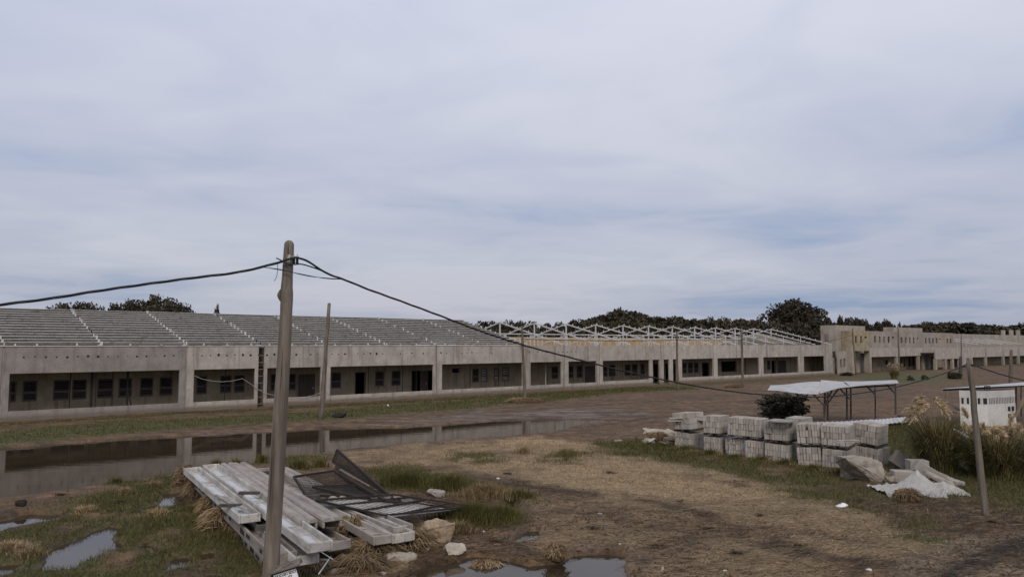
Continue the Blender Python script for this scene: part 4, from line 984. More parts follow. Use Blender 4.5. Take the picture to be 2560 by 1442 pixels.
for a in ((1088,1362,74,50,'heart-shaped brown concrete chunk at the right of the root heap','chunk',(0,.2,.3)),(1062,1345,40,36,'brown chunk behind the heart-shaped one','chunk',(.1,0,0)),
          (925,1352,60,48,'pitted brown lump under the ends of the troughs','chunk',(0,.2,0)),(1022,1356,26,20,'pale round stone bedded in the roots','chunk_w',(0,0,0)),
          (797,1432,48,24,'white triangular slab fragment at the bottom, near the notice board','chunk_w',(.2,.1,.4)),(1000,1408,70,22,'long white wedge fragment beside the puddle','chunk_w',(0,.12,.3)),
          (967,1408,24,18,'small white wedge left of the long wedge fragment','chunk_w',(.1,0,0)),(1133,1392,50,24,'white broken slab with a dark slot by the puddle','chunk_w',(.15,.1,.4)),
          (1278,1412,44,14,'grey flat fragment lying in the front puddle','chunk',(0,0,.2)),(832,1440,30,16,'small pale fragment under the straw at the bottom','chunk_w',(0,0,0)),(955,1442,18,10,'tiny white fragment at the bottom left of the front puddle','chunk_w',(.1,.3,.7)),
          (1655,1441,8,14,'small white chip standing at the bottom edge','chunk_w',(0,.3,0)),(1652,1104,90,28,'pale broken concrete heap left of the block row','chunk_w',(0,.1,.1)),(1625,1090,34,14,'white slab shard at the far left of the block row','chunk_w',(0,.1,0)),(1678,1112,36,20,'grey rubble lump touching the first block stack','chunk',(0,0,0)),(1545,1107,20,7,'small white scrap in the grass left of the blocks','chunk_w',(0,0,0)),
          (985,1372,30,16,'brown lump in the middle of the root tangle','chunk',(0,0,.4)),(890,1345,36,22,'brown lump left of the pitted one','chunk',(0,.2,.9)),(948,1420,26,12,'tan clod at the edge of the straw mound','chunk',(0,0,.1)),(1060,1385,26,12,'tan stone between the wedge and the heart-shaped chunk','chunk',(0,0,.5)),(1045,1322,40,20,'brown slab tucked under the right trough end','chunk',(0,0,.2)),
          (1090,1250,46,16,'pale slab fragment lying at the back of the mesh panels','beam_old',(0,.1,-.2)),
          (848,1046,36,12,'dark earth clod at the foot of the pale slender pole','mud_dark',(0,0,0)),(52,1274,24,18,'black lump standing at the channel edge','mud_dark',(0,0,0))):
    chunk(a[0], a[1], a[2], a[3], a[4], a[5], a[6])
for k, (px, py, wp, hp, lab) in enumerate(((1500,1294,10,5,'white pebble-like scrap in the middle of the straw'),(1551,1364,11,5,'white scrap above the front puddle'),(1245,1203,8,5,'white scrap right of the mesh panels'),(1209,1339,6,6,'white scrap at the edge of the tall green clump'),(970,1016,5,5,'white scrap on the grass strip'),(2172,1434,16,7,'white scrap at the bottom of the straw field'),(1812,1433,10,5,'small white scrap at bottom centre right'),(2050,934,6,4,'white scrap before the last veranda opening'))):
    chunk(px, py, wp, hp, lab, 'whiteplastic', (0, .1, .2), .6, 300+k, 'litter', 'litter')
bag_ = sorted(R(850, 1115) for k in range(22))
for k in range(22):
    o = chunk(bag_[k], R(1338, 1412), R(10, 26), R(7, 15), f'small rubble piece among the roots by the beam ends, {ords[k]} from left', 'chunk' if k % 4 else 'chunk_w', (R(-.4, .4), R(-.4, .4), R(0, 3)), R(.5, .9), 700+k); o['group'] = 'small rubble by the beam ends'
bag_ = sorted(R(2195, 2400) for k in range(14))
for k in range(14):
    o = chunk(bag_[k], R(1196, 1228), R(14, 30), R(9, 18), f'broken block piece spilled at the right end of the row, {ords[k]} from left', 'block' if k % 3 else 'chunk_w', (R(-.4, .4), R(-.4, .4), R(0, 3)), R(.5, .9), 800+k); o['group'] = 'broken blocks at the right end'
bag_ = sorted(R(1612, 1690) for k in range(9))
for k in range(9):
    o = chunk(bag_[k], R(1098, 1118), R(14, 32), R(8, 16), f'broken concrete piece in the heap left of the block row, {ords[k]} from left', 'chunk_w' if k % 2 else 'block', (R(-.4, .4), R(-.4, .4), R(0, 3)), R(.5, .9), 900+k); o['group'] = 'broken pieces left of the block row'
b = G(2104, 1281); wb = thing('white_bag', 'bright white crumpled bag alone on the straw', 'bag', (b.x, b.y, hz(b.x, b.y)), .2)
def bagf(u, v): 
    a = u*2*math.pi; w_ = math.sin(v*math.pi)**.6
    return ((.17*math.cos(a)*w_*(1+.25*math.sin(3*a+v*4))), .1*math.sin(a)*w_, .10*v*(1.1+.3*math.cos(a)) + .012*math.sin(7*a+9*v))
MB().grid(bagf, 20, 8).build('film', M['whiteplastic'], wb, smooth=True)
# loose blocks and plastic at the right end
def lblock(px, py, size, rot, label, m='block', z=None):
    b = G(px, py); r = MB().box(-size[0]/2, size[0]/2, -size[1]/2, size[1]/2, 0, size[2])
    o = bpy.data.objects.new('loose_block', r.mesh('loose_block', M[m])); COL.objects.link(o)
    o.location = (b.x, b.y, (hz(b.x, b.y)-.03) if z is None else z); o.rotation_euler = rot
    bv = o.modifiers.new('bevel', 'BEVEL'); bv.width = .012; bv.segments = 1
    return tag(o, label, 'block')
lblock(2263, 1210, (.78, .45, .42), (0, 0, -.15), 'squarish loose block with bright top, front of the pile')
lblock(2294, 1196, (.62, .45, .62), (0, 0, -.1), 'loose block with bright top, behind the front one')
lblock(2243, 1174, (.62, .4, .5), (0, .62, -.2), 'tipped loose block leaning on the end stack', z=.15)
lblock(2318, 1212, (.95, .4, .3), (0, .55, -.3), 'long grey block sliding down to the right', z=.32)
lblock(2346, 1222, (.9, .3, .1), (0, .45, -.25), 'pale board sliding down over the plastic', 'beam', z=.32)
lblock(2385, 1214, (.55, .35, .18), (0, .25, -.5), 'small pale block at the far right of the pile', 'beam')
lblock(2362, 1203, (.5, .3, .14), (.1, .4, .2), 'small tilted slab between the plastic and the pampas', 'block', z=.1)
lblock(2210, 1225, (.72, .34, .08), (.08, -.12, .2), 'flat grey slab in front of the sticks', 'beam')
def blob(px, py, wpx, hpx, label, m, dep=.8):
    b = G(px, py); s = b.y/F; W_, H_ = wpx*s/2, hpx*s*1.05
    def f(u, v):
        a = u*2*math.pi; ph = v*math.pi/2; rr = math.cos(ph)**.42*(1+.12*math.sin(3*a+1)+.05*math.sin(7*a+3*v)+.025*math.sin(17*a+9*v))
        return (b.x + W_*math.cos(a)*rr, b.y + W_*dep*math.sin(a)*rr, -.05 + H_*math.sin(ph)**.7*(1+.10*math.sin(4*a+2)+.03*math.sin(9*a+6*v)))
    return tag(MB().grid(f, 64, 20).build('wrapped_bale', M[m], smooth=True), label, 'bale')
chunk(2150, 1203, 100, 56, 'dusty plastic-wrapped bale beside the front stack', 'wrap', (0, 0, .3), .8, 515, 'wrapped_bale', 'bale')
chunk(2116, 1196, 40, 26, 'small plastic-wrapped lump between the bale and the front stack', 'wrap', (0, 0, 0), .8, 99, 'wrapped_bale', 'bale')
st = thing('stick_bundle', 'spilled bundle of yellowish split sticks over the wrapped bale', 'sticks', G(2215, 1205), 0)
for i in range(16):
    p = D(2182+i*2.2+R(-4, 4), 1166+i*1.3+R(-3, 3), 25.6-i*.04); q2 = D(2226+i*1.6+R(-5, 5), 1190+i*1.5+R(-4, 4), 25.1-i*.04)
    MB().tube([p, p.lerp(q2, .5)+Vector((0, 0, .09)), q2], .022, 5).build('stick', M['root'], st, world=True)
tb = G(2322, 1244)
def fold(u, v): return 1-abs(2*((u*3.1+v*1.7+.3*math.sin(5*u)) % 1)-1) + .6*(1-abs(2*((u*1.3-v*3.3) % 1)-1))
def tarpf(u, v):
    x = (u-.5)*2.5; y = (v-.35)*1.5
    # star-like film: three peaks, hem dipping to the ground at the front point
    edge = .55+.45*abs(math.cos(2.2*(u-.55)*math.pi))
    y *= (edge if v < .35 else 1)
    if v < .35: y -= .55*math.exp(-((u-.60)/.09)**2)*(.35-v)/.35
    cone = lambda cu, cv, r_, h_: h_*max(0, 1-math.hypot((u-cu)*1.3, v-cv)/r_)**1.3
    z = .05 + .05*fold(u, v) + max(cone(.62, .92, .34, .46), cone(.36, .62, .34, .18), cone(.86, .66, .28, .20)) + .045*abs(math.sin(11*u+7*v)) + .03*abs(math.sin(23*u-15*v+1)) + .02*math.sin(47*u+31*v)
    z *= min(1, v/.25+.1)
    return (tb.x+x, tb.y+y+.3, max(.04, z)+.02)
tp_ = MB().grid(tarpf, 60, 40).build('plastic_sheet', M['plastic'], smooth=False); tag(tp_, 'crumpled pale plastic sheet spilling to a point on the grass', 'plastic sheet')
sm_ = tp_.modifiers.new('thick', 'SOLIDIFY'); sm_.thickness = .008
tb2 = G(2408, 1098)
tag(MB().grid(lambda u, v: (tb2.x+(u-.5)*1.1+.2*v, tb2.y+(v-.5)*.6, .05+.55*(1-u)**1.5*(.6+.4*v)+.05*math.sin(9*u+5*v)), 20, 10).build('plastic_sheet', M['plastic']), 'grey plastic scrap draped between the two pampas clumps', 'plastic sheet')

# ------------------------------------------------------------------ precast beam pile
def trough_me(L, Wd, Hh_, wall, inv, nribs=0, m='beam', notch=False):
    mb = MB(); w2 = Wd/2
    if inv:      # hollow side down, two rounded ribs along the back
        mb.box(-w2, w2, 0, L, Hh_*.55, Hh_*.8); mb.box(-w2, -w2+wall, .003, L-.003, 0, Hh_*.55-.001); mb.box(w2-wall, w2, .003, L-.003, 0, Hh_*.55-.001)
        for x in (-w2*.55, w2*.55):
            mb.grid(lambda u, v, x=x: (x+w2*.40*math.cos(math.pi*(1-v)), u*L, Hh_*.8-.004+Hh_*.2*math.sin(math.pi*v)**.6), 2, 10)
            for yy in (.0, L):
                arc = [(x+w2*.40*math.cos(math.pi*k/10), yy, Hh_*.8-.004+Hh_*.2*math.sin(math.pi*k/10)**.6 if 0 < k < 10 else Hh_*.8-.004) for k in range(11)]; mb.poly(arc if yy else arc[::-1])
    else:        # open trough with upstand sides and end walls
        mb.box(-w2+wall-.002, w2-wall+.002, .02, L-.02, .01, Hh_*.35); mb.box(-w2, -w2+wall, 0, L, 0, Hh_); mb.box(w2-wall, w2, 0, L, 0, Hh_)
        mb.box(-w2+wall, w2-wall, .002, wall, .0, Hh_-.005); mb.box(-w2+wall, w2-wall, L-wall, L-.002, .0, Hh_-.005)
        for i in range(nribs):
            y = (i+1)*L/(nribs+1); mb.box(-w2+wall, w2-wall, y-.03, y+.03, Hh_*.35+.001, Hh_*.5)
    return mb
BG = 'precast concrete beams in the pile'
def beam_t(far, near, z, Wd, Hh_, label, inv=False, m='beam', ribs=0, dz=0.0, notch=False, wet=False):
    a, b = G(*far, z+Hh_), G(*near, z+dz+Hh_); a.z = z; b.z = z+dz; d = b-a; L = d.length
    r = thing('precast_beam', label, 'concrete beam', a, 0, BG, (math.asin(d.z/L), 0, math.atan2(-d.x, d.y)))
    mb = trough_me(L, Wd, Hh_, .05, inv, ribs, m)
    mb.build('trough', M[m], r, bevel=.015)
    if wet:
        zz = Hh_*.35+.004; k = 0; y = R(.2, .6)
        while y < L-.9:
            ln = R(.7, 2.0); e_ = min(y+ln, L-.1); mm = 9
            lo = [(-Wd/2+.075+R(0, .09), y+(e_-y)*i/mm, zz) for i in range(mm+1)]; hi = [(Wd/2-.075-R(0, .12), y+(e_-y)*i/mm, zz) for i in range(mm+1)]
            lo[0] = (lo[0][0]+.12, *lo[0][1:]); hi[0] = (hi[0][0]-.12, *hi[0][1:]); hi[-1] = (hi[-1][0]-.1, *hi[-1][1:])
            mb = MB(); mb.v = lo+hi; mb.f = [(i, mm+1+i, mm+2+i, i+1) for i in range(mm)]
            mb.build('rain_film', M['film'], r); y = e_ + R(.3, 1.0)
    if notch:
        n_ = int(L/.62)
        for i in range(n_):
            y = .35 + i*.62 + R(-.08, .08)
            if rnd.random() < .3: continue
            ln = R(.2, .42); MB().box(-Wd/2-.004 if notch > 0 else Wd/2-.03, -Wd/2+.03 if notch > 0 else Wd/2+.004, y, y+ln, R(.07, .12), R(.15, .21)).build('pocket_shade', M['hole'], r)  # dark box set on the side, painting the shade of a recess
    return r
# the top layer; near end right of the beam's local -X side looks at the camera's left
top = .82
beam_t((480,1166), (625,1283), top-.06, .47, .19, 'pale trough at the left edge of the pile, far half', wet=True, m='beam_white')
beam_t((545,1206), (768,1386), top-.30, .47, .18, 'pale trough running behind the foreground pole', m='beam_white', dz=-.04, wet=True)
beam_t((527,1158), (802,1352), top, .48, .19, 'longest white trough on top, with an end wall at front', m='beam_white', wet=True)
beam_t((568,1154), (772,1296), top-.02, .38, .22, 'weathered ribbed beam, left of the upturned pair', True, 'beam_old')
beam_t((598,1153), (832,1290), top-.02, .42, .22, 'weathered ribbed beam, right of the upturned pair', True, 'beam_old')
beam_t((652,1168), (960,1336), top-.40, .47, .19, 'grey ribbed-floor trough passing behind the foreground pole', m='beam_old', ribs=16)
beam_t((705,1166), (850,1240), top-.30, .42, .22, 'upturned weathered beam half under the mesh panels', True, 'beam_old')
beam_t((770,1225), (1010,1330), top-.42, .54, .20, 'trough with slatted floor ending right of centre', m='beam', ribs=14)
beam_t((880,1262), (1010,1312), top-.36, .48, .19, 'short trough at the right end of the pile, under the mesh', m='beam', ribs=5)
beam_t((700,1270), (850,1350), top-.40, .48, .19, 'low trough beside the longest white one', m='beam_old', ribs=10)
# lower layers at the left side with a row of pockets
for i, (f, n_, z, lab) in enumerate((((506,1192),(712,1378),.40,'middle-layer beam under the left edge with a row of pockets'),((528,1216),(705,1404),.03,'bottom-layer beam on the ground at the left edge'),((545,1190),(760,1380),.02,'bottom-layer beam under the longest trough'),((620,1185),(860,1345),.02,'bottom-layer beam under the ribbed pair'),((690,1185),(940,1330),.02,'bottom-layer beam under the slatted troughs'))):
    beam_t(f, n_, z, .50, .26, lab, m='beam_old', notch=-1 if i < 2 else 0)
for k, (p0_, p1_, lab) in enumerate((((492,1186),(690,1180),'dark bearer timber under the far ends of the top beams'),((560,1246),(800,1240),'dark bearer timber under the middle of the top beams'),((640,1318),(840,1306),'dark bearer timber under the near ends of the top beams'))):
    tag(MB().beam(G(*p0_, .73), G(*p1_, .73), .12, .11).build('bearer_timber', M['timber_d']), lab, 'timber')
for k, (px, py, z) in enumerate(((622,1231,1.05),(575,1262,1.0))):
    b = G(px, py, z); tag(MB().beam(b-Vector((.24, -.02, 0)), b+Vector((.24, .03, 0)), .11, .06).build('timber_offcut', M['timber_d']), ('dark timber offcut lying across the longest white trough', 'dark timber offcut across the left trough')[k], 'offcut')
for k in range(4):
    b = G(540+k*9, 1236+k*2, 1.0); e2 = G(585+k*10, 1262+k*3, .98); tag(MB().beam(b, e2, .07, .03).build('lath', M['beam_old']), ('first', 'second', 'third', 'fourth')[k]+' of four thin grey laths lying in the left trough', 'lath')

# ------------------------------------------------------------------ rusty mesh panels on the pile
def meshpanel(label, corners, nu, nv, rw=.006, fr=.022, sheet=None, bar=None):
    a, b, c, d = corners; ctr = (a+b+c+d)/4; zb = min(p.z for p in corners)
    r = thing('mesh_panel', label, 'mesh panel', (ctr.x, ctr.y, zb), 0, 'bent steel mesh panels')
    f = lambda u, v: a.lerp(b, u).lerp(d.lerp(c, u), v)
    mb = MB()
    for i in range(1, nu): mb.tube([f(i/nu, 0), f(i/nu, .5)+Vector((0, 0, R(-.02, .02))), f(i/nu, 1)], rw, 4)
    for j in range(1, nv): mb.tube([f(k/6, j/nv) for k in range(7)], rw, 4)
    mb.build('wires', M['rust'], r, world=True)['kind'] = 'stuff'
    for p, q2 in ((a, b), (b, c), (c, d), (d, a)): MB().beam(p, q2, fr*2, fr*2).build('frame_bar', M['rust'], r, world=True)
    return r
y0 = 19.6
a1, a2, a3, a4 = D(735,1190,20.4), D(843,1174,21.2), D(905,1240,19.4), D(765,1236,19.2)
meshpanel('bent dark mesh panel rising at the left of the tangle', (a1, a2, a3, a4), 34, 12, .006, .028)
meshpanel('steep dark mesh strip pointing up from the tangle', (D(843,1123,21.8), D(985,1247,18.9), D(1000,1258,18.8), D(832,1152,21.6)), 70, 6, .011, .026)
meshpanel('dense dark mesh panel sloping down to the right', (D(843,1156,21.4), D(1008,1258,18.8), D(962,1250,18.7), D(838,1178,21.0)), 80, 10, .016, .035)
meshpanel('rusty flat panel bridging the tangle', (D(782,1216,19.9), D(870,1212,20.2), D(995,1252,18.9), D(930,1250,18.8)), 44, 16, .015, .035)
bm_ = MB().beam(D(850,1172,20.9), D(1005,1262,18.7), .05, .04).build('steel_bar', M['timber']); tag(bm_, 'tan rusted bar lying along the dark mesh', 'bar')
gp = thing('gate_panel', 'pale ribbed sheet in a dark frame lying flat, pointing right', 'gate panel', G(1000, 1290), 0)
cs = [G(790,1252,.72), G(960,1290,.62), G(1185,1268,.40), G(985,1238,.78)]
sheet_obj('ribbed_sheet', gp, [cs[0], cs[1], G(1150,1272,.42), cs[3]], M['sheet_d'], 26, .012, .01, .03, 2, 104)
mw_ = MB()
for i in range(1, 16):
    a_, b_ = cs[0].lerp(cs[3], i/16), cs[1].lerp(cs[2], i/16); up_ = Vector((0, 0, .045)); mw_.tube([a_+up_, a_.lerp(b_, .5)+up_, b_+up_], .006, 4)
mw_.build('wires', M['rust'], gp, world=True)['kind'] = 'stuff'
for p, q2 in ((cs[0], cs[1]), (cs[1], cs[2]), (cs[2], cs[3]), (cs[3], cs[0]), (cs[0].lerp(cs[1], .35), cs[3].lerp(cs[2], .2)), (cs[0].lerp(cs[1], .7), cs[3].lerp(cs[2], .4)), (cs[1].lerp(cs[2], .2), cs[3].lerp(cs[2], .7)), (cs[0].lerp(cs[3], .5), cs[1].lerp(cs[2], .8))):
    u = Vector((0, 0, .035)); MB().beam(p+u, q2+u, .05, .04).build('frame_bar', M['rust'], gp, world=True)

# ------------------------------------------------------------------ grass, straw, reeds (stuff)
def blades(name, label, n, rect, mname, hr, wr, lean, which, thr=.0, dry=0, dist_w=True, cat='grass', keep=None):
    x = rng.uniform(rect[0], rect[1], n); y = rng.uniform(rect[2], rect[3], n)
    g, s, wt, tr, ba, dk = masks(x, y); f = {'grass': g, 'straw': s, 'any': np.clip(.07+.5*g+.75*s, 0, 1)*(1-ba)}[which]
    k = (rng.random(n) < np.clip((f-thr)/(1-thr), 0, 1)) & (ba < .3)
    if keep is not None: k &= keep(x, y)
    x, y = x[k], y[k]; n = len(x); z = height(x, y) - .01
    a = rng.uniform(0, 2*np.pi, n); h = rng.uniform(*hr, n)*(.6+.8*fbm(x*.9, y*.9, 77)); wd = rng.uniform(*wr, n)*np.clip(y/24, .7, 3)
    b = rng.uniform(0, 2*np.pi, n); ln = rng.uniform(lean[0], lean[1], n)*h
    base = np.stack([x, y, z], 1); side = np.stack([np.cos(a)*wd, np.sin(a)*wd, np.zeros(n)], 1)
    up = np.stack([np.cos(b)*ln, np.sin(b)*ln, np.sqrt(np.maximum(h*h-ln*ln, (h*.08)**2))], 1)
    V = np.stack([base-side, base+side, base+up], 1).reshape(-1, 3)
    o = bpy.data.objects.new(name, fastmesh(name, V, n, 3, M[mname])); COL.objects.link(o); return tag(o, label, cat, None, 'stuff')
blades('turf_grass', 'short wet turf over the left foreground', 150000, (-17, -2.5, 13.5, 27), 'grass', (.05, .16), (.005, .010), (.2, .8), 'grass')
blades('strip_grass', 'green grass strip along the long building', 170000, (-30, 22, 33, 80), 'grass', (.06, .17), (.007, .013), (.2, .7), 'grass', .2)
blades('right_grass', 'rank grass before and beyond the block row', 190000, (2, 26, 17, 45), 'grass', (.07, .24), (.006, .011), (.2, .7), 'grass', .1)
blades('mid_grass', 'sparse grass around the mesh panels', 90000, (-9, 4, 16, 34), 'grass', (.06, .2), (.005, .010), (.2, .7), 'grass')
blades('dry_grass', 'dry standing grass scattered through the yard', 90000, (-15, 20, 13.5, 36), 'grass_dry', (.05, .17), (.004, .008), (.3, .9), 'any')
def stalks(name, label, n, rect, which, Lr, wr, mname, zup=.03, keep=None):
    x = rng.uniform(rect[0], rect[1], n); y = rng.uniform(rect[2], rect[3], n)
    g, s, wt, tr, ba, dk = masks(x, y); f = {'straw': s, 'any': np.clip(.10+s-.3*g, 0, 1), 'bare': np.clip(.55-1.2*s-.5*g, 0, 1)}[which]
    k = (rng.random(n) < f) & (ba < .5); x, y = x[k], y[k]; n = len(x)
    a = rng.normal(.12, .55, n) + np.pi*(rng.random(n) < .5); L = rng.uniform(*Lr, n); w_ = rng.uniform(*wr, n)
    z = height(x, y) + rng.uniform(.004, zup, n); tz = rng.normal(0, .08, n)*L
    d = np.stack([np.cos(a), np.sin(a), np.zeros(n)], 1); s_ = np.stack([-np.sin(a), np.cos(a), np.zeros(n)], 1)*w_[:, None]
    b = np.stack([x, y, z], 1); e_ = b + d*L[:, None]; e_[:, 2] = height(e_[:, 0], e_[:, 1])+np.abs(tz)+.01
    V = np.stack([b-s_, e_, b+s_], 1).reshape(-1, 3)
    o = bpy.data.objects.new(name, fastmesh(name, V, n, 3, M[mname])); COL.objects.link(o); return tag(o, label, 'straw', None, 'stuff')
stalks('straw_litter', 'flattened pale straw covering the right half of the yard', 120000, (-6, 22, 13.5, 34), 'straw', (.06, .34), (.004, .008), 'straw')
stalks('straw_scatter', 'scattered dead stalks over the mud', 22000, (-16, 22, 13.5, 34), 'any', (.1, .5), (.004, .007), 'root')
stalks('near_stalks', 'tangled dead stalks over the near mud', 26000, (-6, 14, 13.3, 22), 'any', (.15, .6), (.005, .009), 'root', .06)
stalks('dark_stalks', 'dark rotted stalks matted over the near mud', 36000, (-8, 15, 13.3, 26), 'bare', (.15, .6), (.006, .012), 'rot', .04)
def clods(name, label, n, rect):
    x = rng.uniform(rect[0], rect[1], n); y = rng.uniform(rect[2], rect[3], n); g, s, wt, tr, ba, dk = masks(x, y)
    k = (ba < .25) & (rng.random(n) < np.clip(.25+1.6*(fbm(x*.8, y*.8, 55)-.45), 0, 1)*(1-.7*g)*(1-np.clip(1.3*s, 0, .95))); x, y = x[k], y[k]; n = len(x); z = height(x, y)
    r_ = (.014+.032*rng.random(n)**4)[:, None]; c = np.stack([x, y, z], 1)
    o6 = np.array([(1,0,0),(0,1,0),(-1,0,0),(0,-1,0),(0,0,.9)]); fs_ = [(0,1,4),(1,2,4),(2,3,4),(3,0,4)]
    P = c[:, None, :] + o6[None]*r_[:, None, :]*rng.uniform(.6, 1.4, (n, 5, 1)); V = np.stack([P[:, f] for f in fs_], 1).reshape(-1, 3)
    o = bpy.data.objects.new(name, fastmesh(name, V, n*4, 3, M['soil'])); COL.objects.link(o); return tag(o, label, 'mud clods', None, 'stuff')
clods('mud_clods', 'small clods of mud strewn across the yard', 26000, (-17, 20, 13.3, 46))
clods('mud_crumbs', 'fine crumbs of churned mud in the near yard', 60000, (-8, 15, 13.3, 25))
def clump(px, py, wpx, n, h, m, label, cat='grass clump', lean=.5, dep=.6, name='grass_clump', wid=.008, stems=None):
    b = G(px, py); wd = wpx/F*b.y/2; z0 = hz(b.x, b.y)
    a = rng.uniform(0, 2*np.pi, n); r_ = np.abs(rng.normal(0, .55, n))*(1+.4*np.sin(3*a+px)); ox = np.cos(a)*r_*wd; oy = np.sin(a)*r_*wd*dep; r_ = np.clip(r_, 0, 1.3)
    hh = h*rng.uniform(.5, 1.1, n)*(1-.35*r_**2); la = a + rng.normal(0, .8, n); ln = hh*rng.uniform(.1, lean, n)
    sa = rng.uniform(0, 2*np.pi, n); sd = np.stack([np.cos(sa), np.sin(sa), np.zeros(n)], 1)*wid
    base = np.stack([ox, oy, np.full(n, -.03)], 1); mid = base + np.stack([np.cos(la)*ln*.35, np.sin(la)*ln*.35, hh*.6], 1); tip = base + np.stack([np.cos(la)*ln, np.sin(la)*ln, hh*(1-.25*(ln/hh))], 1)
    V = np.stack([base-sd, base+sd, mid+sd*.7, mid-sd*.7, mid-sd*.7, mid+sd*.7, tip, tip-sd*.05], 1).reshape(-1, 3)
    r = thing(name, label, cat, (b.x, b.y, z0)); me_ = fastmesh('leaves', V, 2*n, 4, M[m]); inst(me_, 'leaves', r)['kind'] = 'stuff'; return r
clump(1010, 1222, 170, 1500, .55, 'grass', 'tall green grass behind the mesh panels')
clump(1120, 1232, 160, 1500, .55, 'grass', 'tall grass right of the mesh, darker middle tuft', wid=.007)
clump(1215, 1250, 170, 1300, .5, 'grass_dry', 'brownish reed tuft behind the point of the gate panel')
clump(1180, 1312, 190, 2600, .55, 'grass', 'large bright green tuft below the gate panel')
clump(1255, 1306, 110, 1300, .45, 'grass', 'green tuft at the right end of the large one')
clump(1140, 1338, 110, 700, .35, 'grass_dry', 'dry fringe tuft in front of the large green one', lean=.9)
clump(1300, 1252, 90, 700, .3, 'grass', 'small green tuft by the little middle puddle')
for px, py, lab in ((1715,1128,'rank grass at the foot of the first block stack'),(1775,1140,'rank grass between the first and second stacks'),(1840,1152,'rank grass at the foot of the wide third stack'),(1905,1160,'rank grass right of the wide third stack'),(1965,1166,'rank grass at the foot of the middle stack'),(2035,1180,'rank grass below the dark gap in the row'),(2105,1190,'rank grass at the foot of the front stack'),(1660,1122,'rank grass under the pale rubble heap')):
    clump(px, py, 85, 420, .32, 'grass', lab); clump(px+20, py+6, 70, 120, .25, 'grass_dry', lab.replace('rank', 'dry bent'), lean=1.2)
for px, py, w_, n_, lab in ((540,1160,40,300,'weed tuft at the far end of the ribbed beams'),(590,1158,50,350,'weed tuft behind the far end of the longest trough'),(655,1162,44,320,'weed tuft left of the foreground pole'),(745,1178,70,400,'weed tuft right of the foreground pole'),(800,1172,50,300,'weed tuft left of the mesh strip'),(290,1205,56,400,'green tuft on the near bank of the channel'),(808,1296,26,160,'sprig growing between the ribbed beams and the slatted trough'),(815,1320,30,160,'low sprig among the trough ends'),(1415,1138,60,260,'pale dry tuft in the middle of the yard'),(1310,1135,60,260,'dry tuft left of the middle of the yard')):
    clump(px, py, w_, n_, .45 if 'weed' in lab or 'bank' in lab else .35, 'grass' if 'dry' not in lab else 'grass_dry', lab)
for px, py, w_, lab in ((385,1222,26,'straw tuft near the far puddle'),(310,1242,34,'straw tuft left of the far puddle'),(215,1286,60,'bent straw heap in the left turf'),(395,1298,54,'flattened straw heap right of the bent one'),(25,1380,90,'big straw heap at the left edge'),(75,1400,80,'straw heap beside the left edge puddle')):
    clump(px, py, w_, 320, .28, 'straw', lab, 'straw heap', 1.3, .6, 'straw_heap', .009)
for k, (px, py, w_) in enumerate(sorted(((1525,1188,50),(1270,1190,40),(1700,1260,30),(1770,1330,40),(1900,1300,30),(1480,1330,60),(1640,1372,70),(2000,1372,50),(1330,1348,50),(1840,1392,60),(1240,1362,60),(2480,1312,50),(620,1195,60),(300,1262,50),(150,1245,60)))):
    clump(px, py, w_, 130, .13, 'rot', f'dark matted weed clump flattened on the mud, {ords[k]} from left', 'weed clump', 1.2, .6, 'weed_clump', .010)['group'] = 'dark weed clumps on the mud'
# root and straw heaps along the beam pile
def rootheap(px, py, wpx, hpx, label, n=260, seed=1):
    b = G(px, py); s = b.y/F; W_, H_ = wpx*s/2, hpx*s; r = thing('root_heap', label, 'root heap', (b.x, b.y, hz(b.x, b.y)))
    rr = random.Random(seed)
    def f(u, v):
        a = u*2*math.pi; ph = v*math.pi/2; k = math.cos(ph)**.8*(1+.2*math.sin(3*a+seed)+.12*math.sin(8*a))
        return (W_*.85*math.cos(a)*k, W_*.55*math.sin(a)*k, -.05+H_*.8*math.sin(ph)*(1+.2*math.sin(5*a+seed)))
    MB().grid(f, 24, 8).build('soil', M['soil'], r, smooth=True)
    mb = MB()
    for i in range(n):
        a = rr.uniform(0, 6.28); q2 = rr.uniform(0, 1)**.7; z = H_*.85*math.sqrt(max(0, 1-q2*q2)); p = Vector((W_*.9*q2*math.cos(a), W_*.6*q2*math.sin(a), z))
        a2 = a + rr.uniform(-1, 1); L = rr.uniform(.15, .5)*min(1, W_*1.6); e_ = p + Vector((math.cos(a2)*L, math.sin(a2)*L*.7, -L*.35 + rr.uniform(-.05, .12))); e_.z = max(.01, e_.z)
        mb.tube([p, p.lerp(e_, .5)+Vector((0, 0, rr.uniform(.01, .09))), e_], [.011, .009, .004], 3)
    mb.build('roots', M['root'], r)['kind'] = 'stuff'
for i, a in enumerate(((464,1218,48,52,'muddy root heap hanging on the far left corner of the pile'),(492,1252,60,46,'muddy root heap lower down the left side'),(540,1300,80,60,'tangled straw heap against the left side of the pile'),(572,1330,120,58,'big straw heap at the left side, beside the pockets'),(622,1352,64,70,'root mass hanging down beside the foreground pole'),(882,1362,100,62,'straw-covered root heap under the trough ends'),(930,1398,150,46,'wide straw tangle in front of the trough ends'),(1022,1385,100,54,'root heap left of the heart-shaped chunk'),(900,1432,130,34,'straw mound at the bottom, left of the front puddle'),(1390,1402,50,26,'straw island on the edge of the front puddle'),(1215,1408,70,18,'dark straw raft in the front puddle'),(1312,1006,100,14,'pale debris heap around the thin pole'),(1830,968,50,10,'brown debris heap by the far thin pole'),(1640,1108,60,26,'weedy soil heap left of the block row'),(2268,1258,60,30,'dry root clod left of the plastic point'),(790,1440,60,20,'yellow straw mound beside the notice board'))):
    rootheap(*a, n=420 if a[2] > 40 else 160, seed=i+3)
